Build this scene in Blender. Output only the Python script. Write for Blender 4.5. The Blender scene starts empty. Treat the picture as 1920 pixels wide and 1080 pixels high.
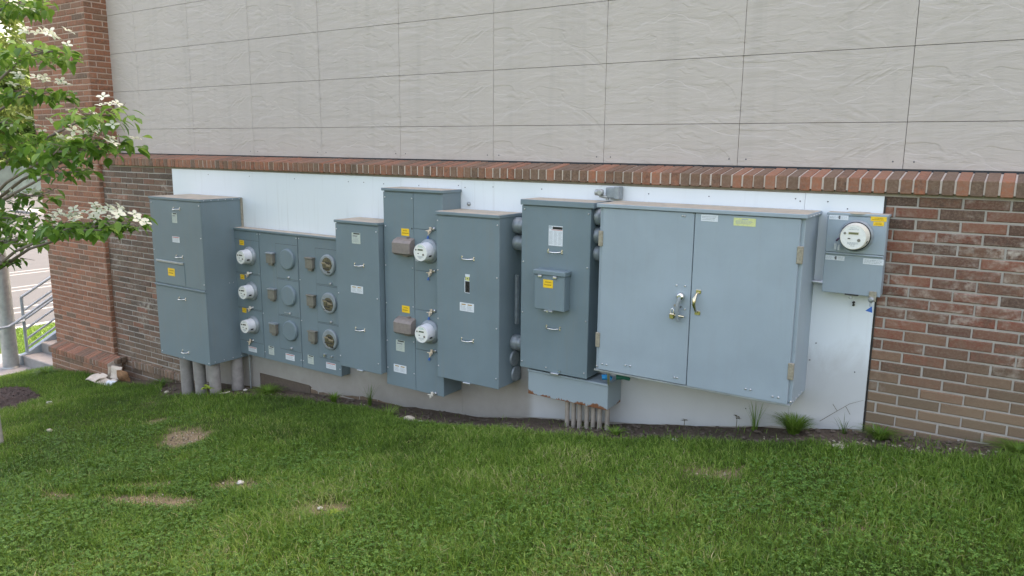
import bpy, bmesh, math, random
import numpy as np
from mathutils import Vector, Matrix, noise
random.seed(7)
rng = np.random.default_rng(11)
S = bpy.context.scene
COL = S.collection
R = math.radians

# ------------------------------------------------------------------ camera
cam_d = bpy.data.cameras.new('camera')
cam = bpy.data.objects.new('camera', cam_d)
COL.objects.link(cam)
cam_d.sensor_width = 36.0
cam_d.lens = 1429.99 / 1920 * 36.0
cam_d.clip_start = 0.05
cam_d.clip_end = 2000
CAM = Vector((4.8635, -5.4193, -0.1774))
yaw, pitch, roll = 0.586965, 0.182416, 0.009121
d = Vector((-math.sin(yaw) * math.cos(pitch), math.cos(yaw) * math.cos(pitch), -math.sin(pitch)))
r = Vector((math.cos(yaw), math.sin(yaw), 0))
u = r.cross(d)
r2 = r * math.cos(roll) + u * math.sin(roll)
u2 = u * math.cos(roll) - r * math.sin(roll)
m = Matrix((r2, u2, -d)).transposed().to_4x4()
m.translation = CAM
cam.matrix_world = m
S.camera = cam

# ------------------------------------------------------------------ light
SUN = Vector((0.25, 0.65, 1.0)).normalized()      # direction towards the sun (behind the building)
W = bpy.data.worlds.new('World'); S.world = W
W.use_nodes = True
nt = W.node_tree
sky = nt.nodes.new('ShaderNodeTexSky')
sky.sky_type = 'NISHITA'
sky.sun_disc = False
sky.sun_elevation = math.asin(SUN.z)
sky.sun_rotation = math.atan2(SUN.x, SUN.y)
sky.dust_density = 5.0
sky.ozone_density = 0.4
sky.air_density = 1.2
bg = nt.nodes['Background']
tint = nt.nodes.new('ShaderNodeMix'); tint.data_type = 'RGBA'; tint.blend_type = 'MULTIPLY'; tint.inputs[0].default_value = 1.0
tint.inputs[7].default_value = (1.21, 1.0, 0.87, 1)      # summer haze takes the blue out of the sky light
nt.links.new(sky.outputs[0], tint.inputs[6]); nt.links.new(tint.outputs[2], bg.inputs[0])
bg.inputs[1].default_value = 0.13
sd = bpy.data.lights.new('sun', 'SUN')
sd.energy = 2.2
sd.angle = R(0.6)
sd.color = (1.0, 0.975, 0.93)
so = bpy.data.objects.new('sun', sd); COL.objects.link(so)
so.rotation_euler = (-SUN).to_track_quat('-Z', 'Y').to_euler()
S.view_settings.view_transform = 'Standard'
S.view_settings.look = 'None'
S.view_settings.gamma = 1
S.view_settings.exposure = 2.6

# ------------------------------------------------------------------ materials
def lin(c):
    return tuple((x / 12.92 if x <= 0.04045 else ((x + 0.055) / 1.055) ** 2.4) for x in c)

class NT:
    def __init__(s, name):
        s.m = bpy.data.materials.new(name); s.m.use_nodes = True
        s.t = s.m.node_tree; s.b = s.t.nodes['Principled BSDF']
        s.tc = None
    def n(s, typ, **k):
        x = s.t.nodes.new(typ)
        for a, b in k.items(): setattr(x, a, b)
        return x
    def l(s, a, b): s.t.links.new(a, b)
    def co(s, kind='Object'):
        if not s.tc: s.tc = s.n('ShaderNodeTexCoord')
        return s.tc.outputs[kind]
    def geo(s):
        return s.n('ShaderNodeNewGeometry').outputs['Position']
    def mapping(s, src, scale=(1, 1, 1), loc=(0, 0, 0), rot=(0, 0, 0)):
        x = s.n('ShaderNodeMapping'); s.l(src, x.inputs[0])
        x.inputs['Scale'].default_value = scale; x.inputs['Location'].default_value = loc
        x.inputs['Rotation'].default_value = rot
        return x.outputs[0]
    def noise(s, src, scale=5, detail=4, rough=.55, dist=0):
        x = s.n('ShaderNodeTexNoise'); s.l(src, x.inputs['Vector'])
        x.inputs['Scale'].default_value = scale; x.inputs['Detail'].default_value = detail
        x.inputs['Roughness'].default_value = rough; x.inputs['Distortion'].default_value = dist
        return x.outputs['Fac']
    def ramp(s, src, stops, interp='LINEAR'):
        x = s.n('ShaderNodeValToRGB'); s.l(src, x.inputs[0]); e = x.color_ramp.elements
        x.color_ramp.interpolation = interp
        while len(e) < len(stops): e.new(0.5)
        for i, (p, c) in enumerate(stops):
            e[i].position = p
            e[i].color = (c, c, c, 1) if not isinstance(c, tuple) else (*c, 1)
        return x.outputs[0]
    def mix(s, fac, a, b, mode='MIX'):
        x = s.n('ShaderNodeMix', data_type='RGBA', blend_type=mode)
        for sock, v in ((x.inputs[0], fac), (x.inputs[6], a), (x.inputs[7], b)):
            if isinstance(v, (int, float)): sock.default_value = v
            elif isinstance(v, tuple): sock.default_value = (*v, 1)
            else: s.l(v, sock)
        return x.outputs[2]
    def math(s, op, a, b=0.0, clamp=False):
        x = s.n('ShaderNodeMath', operation=op, use_clamp=clamp)
        for sock, v in ((x.inputs[0], a), (x.inputs[1], b)):
            if isinstance(v, (int, float)): sock.default_value = v
            else: s.l(v, sock)
        return x.outputs[0]
    def attr(s, name):
        return s.n('ShaderNodeAttribute', attribute_name=name).outputs['Fac']
    def sep(s, src):
        x = s.n('ShaderNodeSeparateXYZ'); s.l(src, x.inputs[0]); return x.outputs
    def bump(s, h, strength=.3, dist=.01):
        x = s.n('ShaderNodeBump'); s.l(h, x.inputs['Height'])
        x.inputs['Strength'].default_value = strength; x.inputs['Distance'].default_value = dist
        s.l(x.outputs[0], s.b.inputs['Normal']); return x
    def base(s, v):
        if isinstance(v, tuple): s.b.inputs['Base Color'].default_value = (*v, 1)
        else: s.l(v, s.b.inputs['Base Color'])
        return s
    def set(s, rough=.6, metal=0, spec=None):
        s.b.inputs['Roughness'].default_value = rough; s.b.inputs['Metallic'].default_value = metal
        if spec is not None: s.b.inputs['Specular IOR Level'].default_value = spec
        return s

def simple(name, c, rough=.6, metal=0, vary=.15, scale=30, bump=0, spec=None):
    t = NT(name); p = t.geo()
    f = t.noise(p, scale, 4)
    a = tuple(x * (1 - vary) for x in c); b = tuple(min(1, x * (1 + vary)) for x in c)
    t.base(t.mix(t.ramp(f, [(.3, 0.0), (.7, 1.0)]), a, b)).set(rough, metal, spec)
    if bump: t.bump(t.noise(p, scale * 3, 3), bump, .004)
    return t.m

def steel_paint(name, c, dirt=(.22, .19, .14), runs=.16):
    """weathered enamel: slow tone drift, faint vertical run marks, dust specks, orange-peel bump"""
    t = NT(name); p = t.geo()
    f = t.ramp(t.noise(p, 2.2, 5, .6, .3), [(.3, 0.0), (.7, 1.0)])
    col = t.mix(f, tuple(x * .93 for x in c), tuple(x * 1.07 for x in c))
    st = t.noise(t.mapping(p, (26, 26, 1.6)), 1.0, 3, .6)
    col = t.mix(t.ramp(st, [(.52, 0.0), (.8, .16 if runs > .1 else .07)]), col, dirt)
    blot = t.noise(t.mapping(p, (5, 5, 3)), 1.0, 6, .7, .5)
    col = t.mix(t.ramp(blot, [(.58, 0.0), (.80, .12)]), col, tuple(x * 1.2 for x in c))
    rn = t.noise(t.mapping(p, (9, 9, .35)), 1.0, 4, .6, .2)
    col = t.mix(t.ramp(rn, [(.50, 0.0), (.78, runs)]), col, tuple(x * .82 for x in c))
    sp = t.noise(p, 240, 2, .5)
    col = t.mix(t.ramp(sp, [(.68, 0.0), (.76, .3)]), col, dirt)
    t.base(col)
    t.l(t.math('ADD', t.math('MULTIPLY', f, .1), .40), t.b.inputs['Roughness'])
    t.b.inputs['Specular IOR Level'].default_value = .4
    h = t.math('ADD', t.noise(p, 3.0, 2), t.math('MULTIPLY', t.noise(p, 160, 2), .03))
    t.bump(h, .25, .012)
    return t.m

M = {}
M['steel'] = steel_paint('cabinet_paint', (.155, .210, .234))
M['steel_light'] = steel_paint('cabinet_paint_light', (.285, .350, .390), runs=.05)
M['steel_dusty'] = None
t = NT('dusty_lid_top'); p = t.geo()
f = t.noise(p, 9, 6, .7, .6)
t.base(t.mix(t.ramp(f, [(.25, 0.0), (.6, 1.0)]), (.27, .27, .23), (.44, .38, .29))).set(.85); t.bump(t.noise(p, 60, 3), .3, .004)
M['lid_top'] = t.m
M['steel_dark'] = simple('dark_gap', (.03, .035, .04), .7)
M['seam'] = simple('seam_line', (.045, .06, .065), .6)
M['joint'] = simple('joint_sealant', (.12, .115, .105), .9)
M['chrome'] = simple('chrome', (.72, .72, .70), .22, 1.0, .1, 60)
M['zinc'] = simple('zinc_screw', (.62, .63, .64), .32, 1.0, .1, 90)
M['brass'] = simple('brass', (.62, .56, .40), .22, 1.0, .2, 60)
M['hinge'] = simple('hinge_tan', (.30, .28, .22), .5, .3, .25, 60)
M['hood'] = simple('hood_plastic', (.21, .185, .165), .5, 0, .1, 40)
M['breaker'] = simple('breaker_cover', (.17, .165, .135), .5, 0, .15, 40)
M['meter_white'] = simple('meter_plastic', (.56, .59, .61), .3, 0, .05, 40)
M['meter_face'] = simple('meter_face', (.72, .74, .70), .35, 0, .05, 80)
M['meter_cream'] = simple('meter_cream', (.66, .65, .56), .3, 0, .05, 80)
M['lcd'] = simple('lcd', (.16, .17, .09), .2)
M['lcd_green'] = simple('lcd_green', (.07, .11, .08), .2)
M['black'] = simple('black_plastic', (.018, .018, .02), .4)
M['ink'] = simple('printed_ink', (.10, .10, .11), .6)
M['ink_soft'] = simple('printed_ink_faint', (.34, .38, .40), .6)
M['ink_red'] = simple('printed_red', (.45, .10, .07), .6)
M['ink_yel'] = simple('printed_on_yellow', (.36, .22, .01), .6)
M['ink_green'] = simple('printed_green', (.12, .42, .30), .6)
M['paper'] = simple('sticker_white', (.62, .67, .70), .5, 0, .08, 120)
M['paper_green'] = simple('sticker_greenish', (.46, .52, .46), .5, 0, .12, 120)
M['paper_yel'] = simple('sticker_yellow', (.78, .52, .015), .5, 0, .1, 120)
M['paper_pale'] = simple('sticker_pale_yellow', (.58, .62, .28), .5, 0, .1, 120)
M['logo_yel'] = simple('sticker_mark_yellow', (.50, .50, .12), .5)
M['blue'] = simple('blue_plastic', (.03, .12, .42), .4)
M['blue_bright'] = simple('blue_connector', (.02, .28, .62), .35)
M['green_plastic'] = simple('green_plastic', (.02, .16, .11), .4)
M['purple'] = simple('seal_purple', (.06, .03, .07), .4)
M['rope'] = simple('tie_tan', (.68, .58, .45), .7)
M['tie_white'] = simple('tie_white', (.68, .66, .58), .6)
M['clear'] = simple('seal_clear', (.38, .42, .44), .2)
M['pvc'] = simple('pvc_grey', (.26, .25, .235), .5, 0, .18, 14)
M['pvc_tan'] = simple('pvc_tan', (.30, .27, .225), .55, 0, .2, 14)
M['conduit'] = simple('conduit_grey', (.25, .29, .31), .4, .2)
M['socket'] = simple('socket_inside', (.11, .10, .06), .4, .2, .5, 45)
M['socket_dark'] = simple('socket_dark', (.035, .033, .028), .5, 0, .4, 60)
M['copper'] = simple('contact_bar', (.30, .26, .17), .4, .5, .2, 60)
M['galv'] = simple('galvanised', (.34, .37, .37), .42, .55, .16, 12)
M['rail'] = simple('rail_paint', (.30, .36, .40), .4, .2, .1, 14)
M['concrete'] = simple('concrete', (.26, .26, .25), .9, 0, .12, 6, .3)
M['asphalt'] = simple('asphalt', (.050, .052, .053), .95, 0, .08, 2.5, .3)
M['line'] = simple('line_paint', (.17, .17, .165), .8, 0, .1, 9)
M['stone'] = simple('stone', (.36, .33, .26), .9, 0, .2, 30, .5)
M['stone_pale'] = simple('stone_pale', (.55, .54, .50), .9, 0, .2, 30, .5)
M['mulch'] = simple('mulch', (.055, .038, .03), 1, 0, .5, 50, .9)
M['litter_pale'] = simple('litter_pale', (.56, .50, .41), .9, 0, .12, 30, .3)
M['litter_brown'] = simple('litter_brown', (.26, .15, .075), .9, 0, .3, 40, .3)
M['straw'] = simple('straw', (.34, .27, .15), .9)
M['wood'] = simple('stick', (.42, .33, .2), .9)

# rusty galvanised wireway
t = NT('wireway_rusty'); p = t.geo(); z = t.sep(p)[2]
base = t.mix(t.noise(p, 3, 4), (.24, .305, .33), (.29, .35, .375))
rz = t.math('ADD', z, t.math('MULTIPLY', t.math('SUBTRACT', t.noise(t.mapping(p, (14, 14, 7)), 1, 5, .65), .5), .17))
rf = t.ramp(t.math('MULTIPLY', t.math('SUBTRACT', rz, -2.16), 10, True), [(0.475, 1.0), (.54, 0.0)])
rust = t.mix(t.noise(p, 60, 4), (.09, .030, .014), (.24, .105, .04))
t.base(t.mix(rf, base, rust)).set(.5, 0); t.bump(t.noise(p, 50, 3), .15, .003)
M['wireway'] = t.m

# brick faces (one random tone per brick) + mortar
def brick_mat(name, tones, wash=0.5, splash=None, rough=.9, fine=1.0):
    t = NT(name); p = t.geo(); a = t.attr('tone'); b = t.attr('tone2')
    col = t.ramp(a, tones, 'LINEAR')
    n1 = t.noise(p, 28, 5, .65)
    col = t.mix(t.ramp(n1, [(.3, 0.0), (.66, .75)]), col, t.mix(b, (.05, .04, .036), (.21, .13, .10)))
    n2 = t.noise(p, 70, 5, .7)
    col = t.mix(t.ramp(n2, [(.45, 0.0), (.72, .55)]), col, (.25, .20, .175))
    # white salt bloom
    e1 = t.noise(t.mapping(p, (2.4, 2.4, 5.0)), 1.0, 5, .62, .6)
    e2 = t.noise(p, 22, 4, .6)
    ef = t.math('MULTIPLY', t.ramp(e1, [(.52, 0.0), (.70, 1.0)]), t.ramp(e2, [(.42, 0.0), (.68, 1.0)]))
    col = t.mix(t.math('MULTIPLY', ef, wash), col, (.46, .45, .45))
    if splash:
        z = t.sep(p); x = z[0]
        gz = t.math('ADD', t.math('MULTIPLY', t.math('MINIMUM', x, 6), .135), -2.53)
        hh = t.math('SUBTRACT', z[2], gz)
        hh = t.math('ADD', hh, t.math('MULTIPLY', t.math('SUBTRACT', t.noise(p, 4, 4), .5), .35))
        sf = t.ramp(t.math('DIVIDE', hh, .9), [(.15, splash), (.75, 0.0)])
        col = t.mix(sf, col, t.mix(b, (.135, .112, .085), (.185, .150, .112)))
    col = t.mix(1.0, col, (1.10, 1.03, .86), 'MULTIPLY')
    t.base(col).set(rough)
    h = t.math('ADD', t.noise(p, 130, 4, .6), t.math('MULTIPLY', t.noise(p, 35, 3), .8))
    t.bump(h, .55 * fine, .004)
    return t.m
def mortar_mat(name, c):
    t = NT(name); p = t.geo()
    col = t.mix(t.noise(p, 12, 5, .65), tuple(x * .72 for x in c), tuple(x * 1.15 for x in c))
    t.base(col).set(.95); t.bump(t.noise(p, 180, 3), .6, .004)
    return t.m
M['brick_wall'] = brick_mat('brick_wall', [(0.0, (.070, .046, .038)), (.25, (.105, .052, .040)), (.6, (.150, .055, .038)), (.85, (.190, .058, .038)), (1.0, (.130, .085, .062))], 1.0, .85)
M['brick_wall_grey'] = brick_mat('brick_wall_grey', [(0.0, (.062, .050, .046)), (.5, (.095, .074, .066)), (.85, (.13, .078, .063)), (1.0, (.20, .078, .053))], .8, .45)
M['brick_pier'] = brick_mat('brick_pier', [(0.0, (.15, .10, .075)), (.2, (.215, .098, .060)), (.7, (.275, .106, .060)), (1.0, (.32, .125, .070))], .18, .35)
M['brick_ledge'] = brick_mat('brick_ledge', [(0.0, (.12, .090, .070)), (.3, (.17, .105, .074)), (.6, (.25, .110, .068)), (1.0, (.31, .125, .074))], .12)
M['mortar'] = mortar_mat('mortar', (.39, .365, .32))
M['mortar_pale'] = mortar_mat('mortar_pale', (.52, .46, .39))
M['mortar_warm'] = mortar_mat('mortar_warm', (.40, .30, .235))

# cladding: slate-textured fibre cement planks
t = NT('cladding_plank'); p = t.geo()
sx = t.sep(p)
px = t.math('FRACT', t.math('DIVIDE', t.math('ADD', sx[0], 21.0544), 3.15816))
pz = t.math('FRACT', t.math('DIVIDE', t.math('ADD', sx[2], 20.0), .4572))
cmb = t.n('ShaderNodeCombineXYZ'); t.l(t.math('MULTIPLY', px, 3.15816), cmb.inputs[0]); t.l(t.math('MULTIPLY', pz, .4572), cmb.inputs[2])
q = cmb.outputs[0]
tilt = t.mapping(q, (1.2, 1, 3.4), (0, 0, 0), (0, R(24), 0))
n1 = t.noise(tilt, 1.5, 6, .6, 1.1)
n2 = t.noise(t.mapping(q, (3, 1, 9), (4, 0, 2), (0, R(8), 0)), 1.2, 5, .6, .8)
n3 = t.noise(t.mapping(q, (1.1, 1, 2.4), (9, 0, 5), (0, R(34), 0)), 1.0, 3, .5, 1.6)
def crack(n, w):
    a_ = t.math('ABSOLUTE', t.math('SUBTRACT', n, .5))
    return t.ramp(t.math('DIVIDE', a_, w), [(0.0, 0.0), (1.0, 1.0)])
step1 = t.ramp(n1, [(.42, 0.0), (.48, .5), (.54, .55), (.60, 1.0)])
step3 = t.ramp(n3, [(.49, 0.0), (.51, 1.0)])
h = t.math('ADD', t.math('MULTIPLY', step1, .35), t.math('MULTIPLY', n2, 1.6))
h = t.math('ADD', h, t.math('MULTIPLY', n1, 1.0))
h = t.math('ADD', h, t.math('MULTIPLY', step3, .45))
h = t.math('ADD', h, t.math('MULTIPLY', t.noise(t.mapping(q, (2, 1, 16)), 2.0, 4, .6, .5), .5))
h = t.math('ADD', h, t.math('MULTIPLY', t.noise(q, 60, 3), .08))
t.bump(h, .50, .008)
slow = t.noise(p, .7, 4)
col = t.mix(slow, (.430, .392, .356), (.485, .445, .402))
col = t.mix(t.ramp(n2, [(.3, 0.0), (.75, .25)]), col, (.51, .47, .425))
col = t.mix(t.ramp(t.noise(t.mapping(p, (7, 7, .5)), 1, 4, .6), [(.5, 0.0), (.8, .35)]), col, (.34, .315, .285))
t.base(col).set(.8)
M['cladding'] = t.m

# white backing board with splash dirt near the soil
t = NT('backing_board'); p = t.geo(); s3 = t.sep(p)
gz = t.math('ADD', t.math('MULTIPLY', s3[0], .135), -2.53)
hh = t.math('SUBTRACT', s3[2], gz)
n = t.noise(t.mapping(p, (3, 3, 2)), 1.4, 6, .65, .4)
hh = t.math('ADD', hh, t.math('MULTIPLY', t.math('SUBTRACT', n, .5), .5))
df = t.ramp(t.math('DIVIDE', hh, 1.0), [(.12, .95), (.42, .80), (.62, 0.0)])
# the low stretch between the left cabinets is dirtier than the right one
xs = t.ramp(t.math('DIVIDE', t.math('ADD', s3[0], 3), 7), [(.655, 1.0), (.665, .55)])
df = t.math('MULTIPLY', df, xs)
col = t.mix(t.noise(p, 1.3, 4), (.66, .725, .755), (.72, .775, .80))
streak = t.noise(t.mapping(p, (24, 24, .9)), 1, 3)
df2 = t.math('MAXIMUM', df, t.math('MULTIPLY', t.ramp(streak, [(.60, 0.0), (.85, .25)]), xs))
col = t.mix(df2, col, t.mix(t.noise(p, 9, 5, .65), (.24, .225, .195), (.34, .325, .295)))
t.base(col).set(.45); t.bump(t.noise(p, 2.5, 2), .2, .02)
M['board'] = t.m

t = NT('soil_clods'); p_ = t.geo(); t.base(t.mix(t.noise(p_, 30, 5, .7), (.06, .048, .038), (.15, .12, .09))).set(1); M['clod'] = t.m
# ground under the grass
t = NT('ground_soil'); p = t.geo(); bare = t.attr('bare')
soil = t.mix(t.noise(p, 14, 6, .7), (.075, .058, .045), (.17, .135, .10))
soil = t.mix(t.ramp(t.noise(p, 90, 4, .7), [(.62, 0.0), (.72, .8)]), soil, (.30, .27, .22))
straw = t.mix(t.noise(p, 40, 5, .7), (.19, .145, .085), (.33, .27, .18))
soil = t.mix(t.attr('straw'), soil, straw)
turf = t.mix(t.noise(p, 20, 5, .7), (.030, .055, .012), (.085, .105, .030))
t.base(t.mix(bare, turf, soil)).set(1.0, 0, .1); t.bump(t.noise(p, 60, 5, .7), .9, .02)
M['ground'] = t.m

def leafy(name, stops, rough=.5, trans=.25):
    t = NT(name); a = t.attr('tone')
    t.base(t.ramp(a, stops)).set(rough, 0, .3)
    try:
        t.b.inputs['Subsurface Weight'].default_value = 0
    except Exception: pass
    tr = t.n('ShaderNodeBsdfTranslucent'); mx = t.n('ShaderNodeMixShader'); mx.inputs[0].default_value = trans
    rp = t.ramp(a, [(q, tuple(min(1, c * 1.5) for c in cc)) for q, cc in stops]); t.l(rp, tr.inputs[0])
    t.l(t.b.outputs[0], mx.inputs[1]); t.l(tr.outputs[0], mx.inputs[2])
    t.l(mx.outputs[0], t.t.nodes['Material Output'].inputs[0])
    return t.m
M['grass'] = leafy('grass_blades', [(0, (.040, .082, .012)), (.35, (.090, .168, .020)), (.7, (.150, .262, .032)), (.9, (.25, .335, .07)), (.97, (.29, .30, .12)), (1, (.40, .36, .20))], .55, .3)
M['clover'] = leafy('clover_leaves', [(0, (.045, .110, .018)), (.6, (.095, .200, .032)), (1, (.17, .28, .06))], .5, .25)
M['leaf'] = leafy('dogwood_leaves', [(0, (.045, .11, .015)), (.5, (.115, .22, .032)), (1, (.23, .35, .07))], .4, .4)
M['bract'] = leafy('dogwood_bracts', [(0, (.46, .54, .40)), (.5, (.62, .66, .55)), (1, (.74, .76, .66))], .5, .3)
M['bark'] = simple('bark_light', (.36, .35, .32), .9, 0, .25, 18, .4)
M['twig'] = simple('twig', (.17, .14, .12), .9)
M['bark_dark'] = simple('bark_dark', (.10, .08, .06), .95, 0, .3, 6, .5)
M['far_leaf_y'] = leafy('far_leaves_yellow', [(0, (.06, .10, .02)), (.5, (.14, .19, .04)), (1, (.24, .29, .08))], .6, .3)
M['far_leaf_g'] = leafy('far_leaves_green', [(0, (.02, .045, .012)), (.5, (.045, .09, .02)), (1, (.10, .16, .04))], .6, .3)
M['fence'] = simple('fence_green', (.10, .14, .125), .7, 0, .25, 1.2)
M['weed_y'] = simple('weed_yellow_green', (.20, .28, .02), .5)
M['weed_d'] = simple('weed_dry', (.10, .09, .05), .8)

# ------------------------------------------------------------------ mesh helpers
class MB:
    def __init__(s): s.v = []; s.f = []; s.mi = []; s.mats = []; s.smooth = []
    def mat(s, name):
        if name not in s.mats: s.mats.append(name)
        return s.mats.index(name)
    def add(s, vs, fs, mat, smooth=False):
        o = len(s.v); s.v += [tuple(x) for x in vs]
        i = s.mat(mat)
        for f in fs: s.f.append(tuple(o + k for k in f)); s.mi.append(i); s.smooth.append(smooth)
        return s
    def box(s, x0, x1, y0, y1, z0, z1, mat, ch=0.0, top=None):
        """box with its 4 vertical + horizontal outer edges chamfered by ch"""
        if ch <= 0:
            vs = [(x, y, z) for z in (z0, z1) for y in (y0, y1) for x in (x0, x1)]
            s.add(vs, [(0, 2, 3, 1), (0, 1, 5, 4), (1, 3, 7, 5), (3, 2, 6, 7), (2, 0, 4, 6)], mat)
            s.add(vs[4:], [(0, 1, 3, 2)], top or mat)
            return s
        c = ch; X = (x0, x1); Y = (y0, y1); Z = (z0, z1); sg = (1, -1)
        vs = []; idx = {}
        for i in (0, 1):
            for j in (0, 1):
                for k in (0, 1):
                    for ax in range(3):
                        q = [X[i] + sg[i] * c, Y[j] + sg[j] * c, Z[k] + sg[k] * c]
                        q[ax] = (X[i], Y[j], Z[k])[ax]
                        idx[(i, j, k, ax)] = len(vs); vs.append(tuple(q))
        F = []
        def quad(keys): return tuple(idx[k] for k in keys)
        g = lambda i, j, k, a: (i, j, k, a)
        faces = [quad([g(0,0,0,0), g(0,0,1,0), g(0,1,1,0), g(0,1,0,0)]), quad([g(1,0,0,0), g(1,1,0,0), g(1,1,1,0), g(1,0,1,0)]),
                 quad([g(0,0,0,1), g(1,0,0,1), g(1,0,1,1), g(0,0,1,1)]), quad([g(0,1,0,1), g(0,1,1,1), g(1,1,1,1), g(1,1,0,1)]),
                 quad([g(0,0,0,2), g(0,1,0,2), g(1,1,0,2), g(1,0,0,2)])]
        topf = quad([g(0,0,1,2), g(1,0,1,2), g(1,1,1,2), g(0,1,1,2)])
        for i in (0, 1):
            for j in (0, 1): faces.append(quad([g(i,j,0,0), g(i,j,1,0), g(i,j,1,1), g(i,j,0,1)]))
            for k in (0, 1): faces.append(quad([g(i,0,k,0), g(i,1,k,0), g(i,1,k,2), g(i,0,k,2)]))
        for j in (0, 1):
            for k in (0, 1): faces.append(quad([g(0,j,k,1), g(1,j,k,1), g(1,j,k,2), g(0,j,k,2)]))
        for i in (0, 1):
            for j in (0, 1):
                for k in (0, 1): faces.append(quad([g(i,j,k,0), g(i,j,k,1), g(i,j,k,2)]))
        s.add(vs, faces, mat); s.add([vs[a] for a in topf], [(0, 1, 2, 3)], top or mat)
        return s
    def tube(s, pts, rad, mat, n=10, cap=True, smooth=True):
        pts = [Vector(q) for q in pts]
        if not hasattr(rad, '__len__'): rad = [rad] * len(pts)
        rings = []; up = None
        for i, q in enumerate(pts):
            tdir = (pts[min(i + 1, len(pts) - 1)] - pts[max(i - 1, 0)]).normalized()
            if up is None:
                up = Vector((0, 0, 1)) if abs(tdir.z) < .9 else Vector((0, 1, 0))
            a = tdir.cross(up).normalized(); b = a.cross(tdir).normalized(); up = b
            rings.append([q + (a * math.cos(2 * math.pi * k / n) + b * math.sin(2 * math.pi * k / n)) * rad[i] for k in range(n)])
        vs = [v for rg in rings for v in rg]
        fs = [(i * n + k, i * n + (k + 1) % n, (i + 1) * n + (k + 1) % n, (i + 1) * n + k) for i in range(len(pts) - 1) for k in range(n)]
        s.add(vs, fs, mat, smooth)
        if cap:
            s.add(rings[0], [tuple(range(n))], mat); s.add(rings[-1], [tuple(range(n))[::-1]], mat)
        return s
    def lathe(s, c, prof, mat, n=32, axis='y', smooth=True, caps=None):
        """prof: list of (radius, offset towards the viewer (-y) or up (z))"""
        c = Vector(c); vs = []
        for rr, o in prof:
            for k in range(n):
                a = 2 * math.pi * k / n
                if axis == 'y': vs.append(c + Vector((rr * math.cos(a), -o, rr * math.sin(a))))
                elif axis == 'x': vs.append(c + Vector((o, rr * math.cos(a), rr * math.sin(a))))
                else: vs.append(c + Vector((rr * math.cos(a), rr * math.sin(a), o)))
        fs = [(i * n + k, i * n + (k + 1) % n, (i + 1) * n + (k + 1) % n, (i + 1) * n + k) for i in range(len(prof) - 1) for k in range(n)]
        s.add(vs, fs, mat, smooth)
        s.add(vs[-n:], [tuple(range(n))], caps or mat)
        return s
    def build(s, name, parent=None, loc=None, local=False):
        me = bpy.data.meshes.new(name)
        vs = s.v
        if loc is not None and not local:
            L = Vector(loc); vs = [tuple(Vector(v) - L) for v in vs]
        me.from_pydata(vs, [], s.f)
        for mn in s.mats: me.materials.append(M[mn])
        me.polygons.foreach_set('material_index', s.mi)
        me.polygons.foreach_set('use_smooth', s.smooth)
        bm = bmesh.new(); bm.from_mesh(me); bmesh.ops.recalc_face_normals(bm, faces=bm.faces); bm.to_mesh(me); bm.free()
        me.update()
        o = bpy.data.objects.new(name, me); COL.objects.link(o)
        if loc is not None: o.location = loc
        if parent is not None:
            o.parent = parent
            if loc is None:          # vertices are in world coordinates
                o.location = -world_loc(parent)
            else:
                o.location = Vector(loc) - world_loc(parent)
        return o

def world_loc(o):
    v = Vector((0, 0, 0))
    while o is not None: v += o.location; o = o.parent
    return v
def thing(name, label, cat, loc, group=None):
    o = bpy.data.objects.new(name, None); COL.objects.link(o)
    o.location = loc; o['label'] = label; o['category'] = cat; o.empty_display_size = .1
    if group: o['group'] = group
    return o
def tag(o, label, cat, group=None):
    o['label'] = label; o['category'] = cat
    if group: o['group'] = group
    return o
def struct(o): o['kind'] = 'structure'; return o
def part(name, parent, fn, label=None):
    b = MB(); fn(b); o = b.build(name, parent)
    if label: o['label'] = label
    return o

WY = -.222           # face of the lower brick wall
def gz(x, y=0.0):
    """lawn height"""
    z = -2.53 + .135 * x
    if x > 5.5: z = -2.53 + .135 * 5.5 + .05 * (x - 5.5)
    dip = float(np.interp(x, [-4, -1.8, -1.0, -.2, .2, 1.08, 1.63, 2.6, 3.0, 3.4, 3.8, 4.2], [-.02, -.01, -.022, -.045, -.09, -.13, -.09, -.075, -.055, -.03, -.01, 0]))
    z += dip * min(1, max(0, (y + 1.1) / .7))
    if x < -4.4 and y > -1.6: z += .07 * min(1, (-4.4 - x) / .8) * min(1, (y + 1.6) / .8)
    zl = -3.70
    t_ = min(1, max(0, (-6.5 - x) / 1.3)); t_ = t_ * t_ * (3 - 2 * t_)
    z = z * (1 - t_) + zl * t_
    if x < -7.75: z = zl
    if x < -11.0: z = -3.90
    z += .012 * math.sin(x * 2.1 + y) * math.cos(y * 1.7) if -7 < x < 7 else 0
    return z

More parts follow.
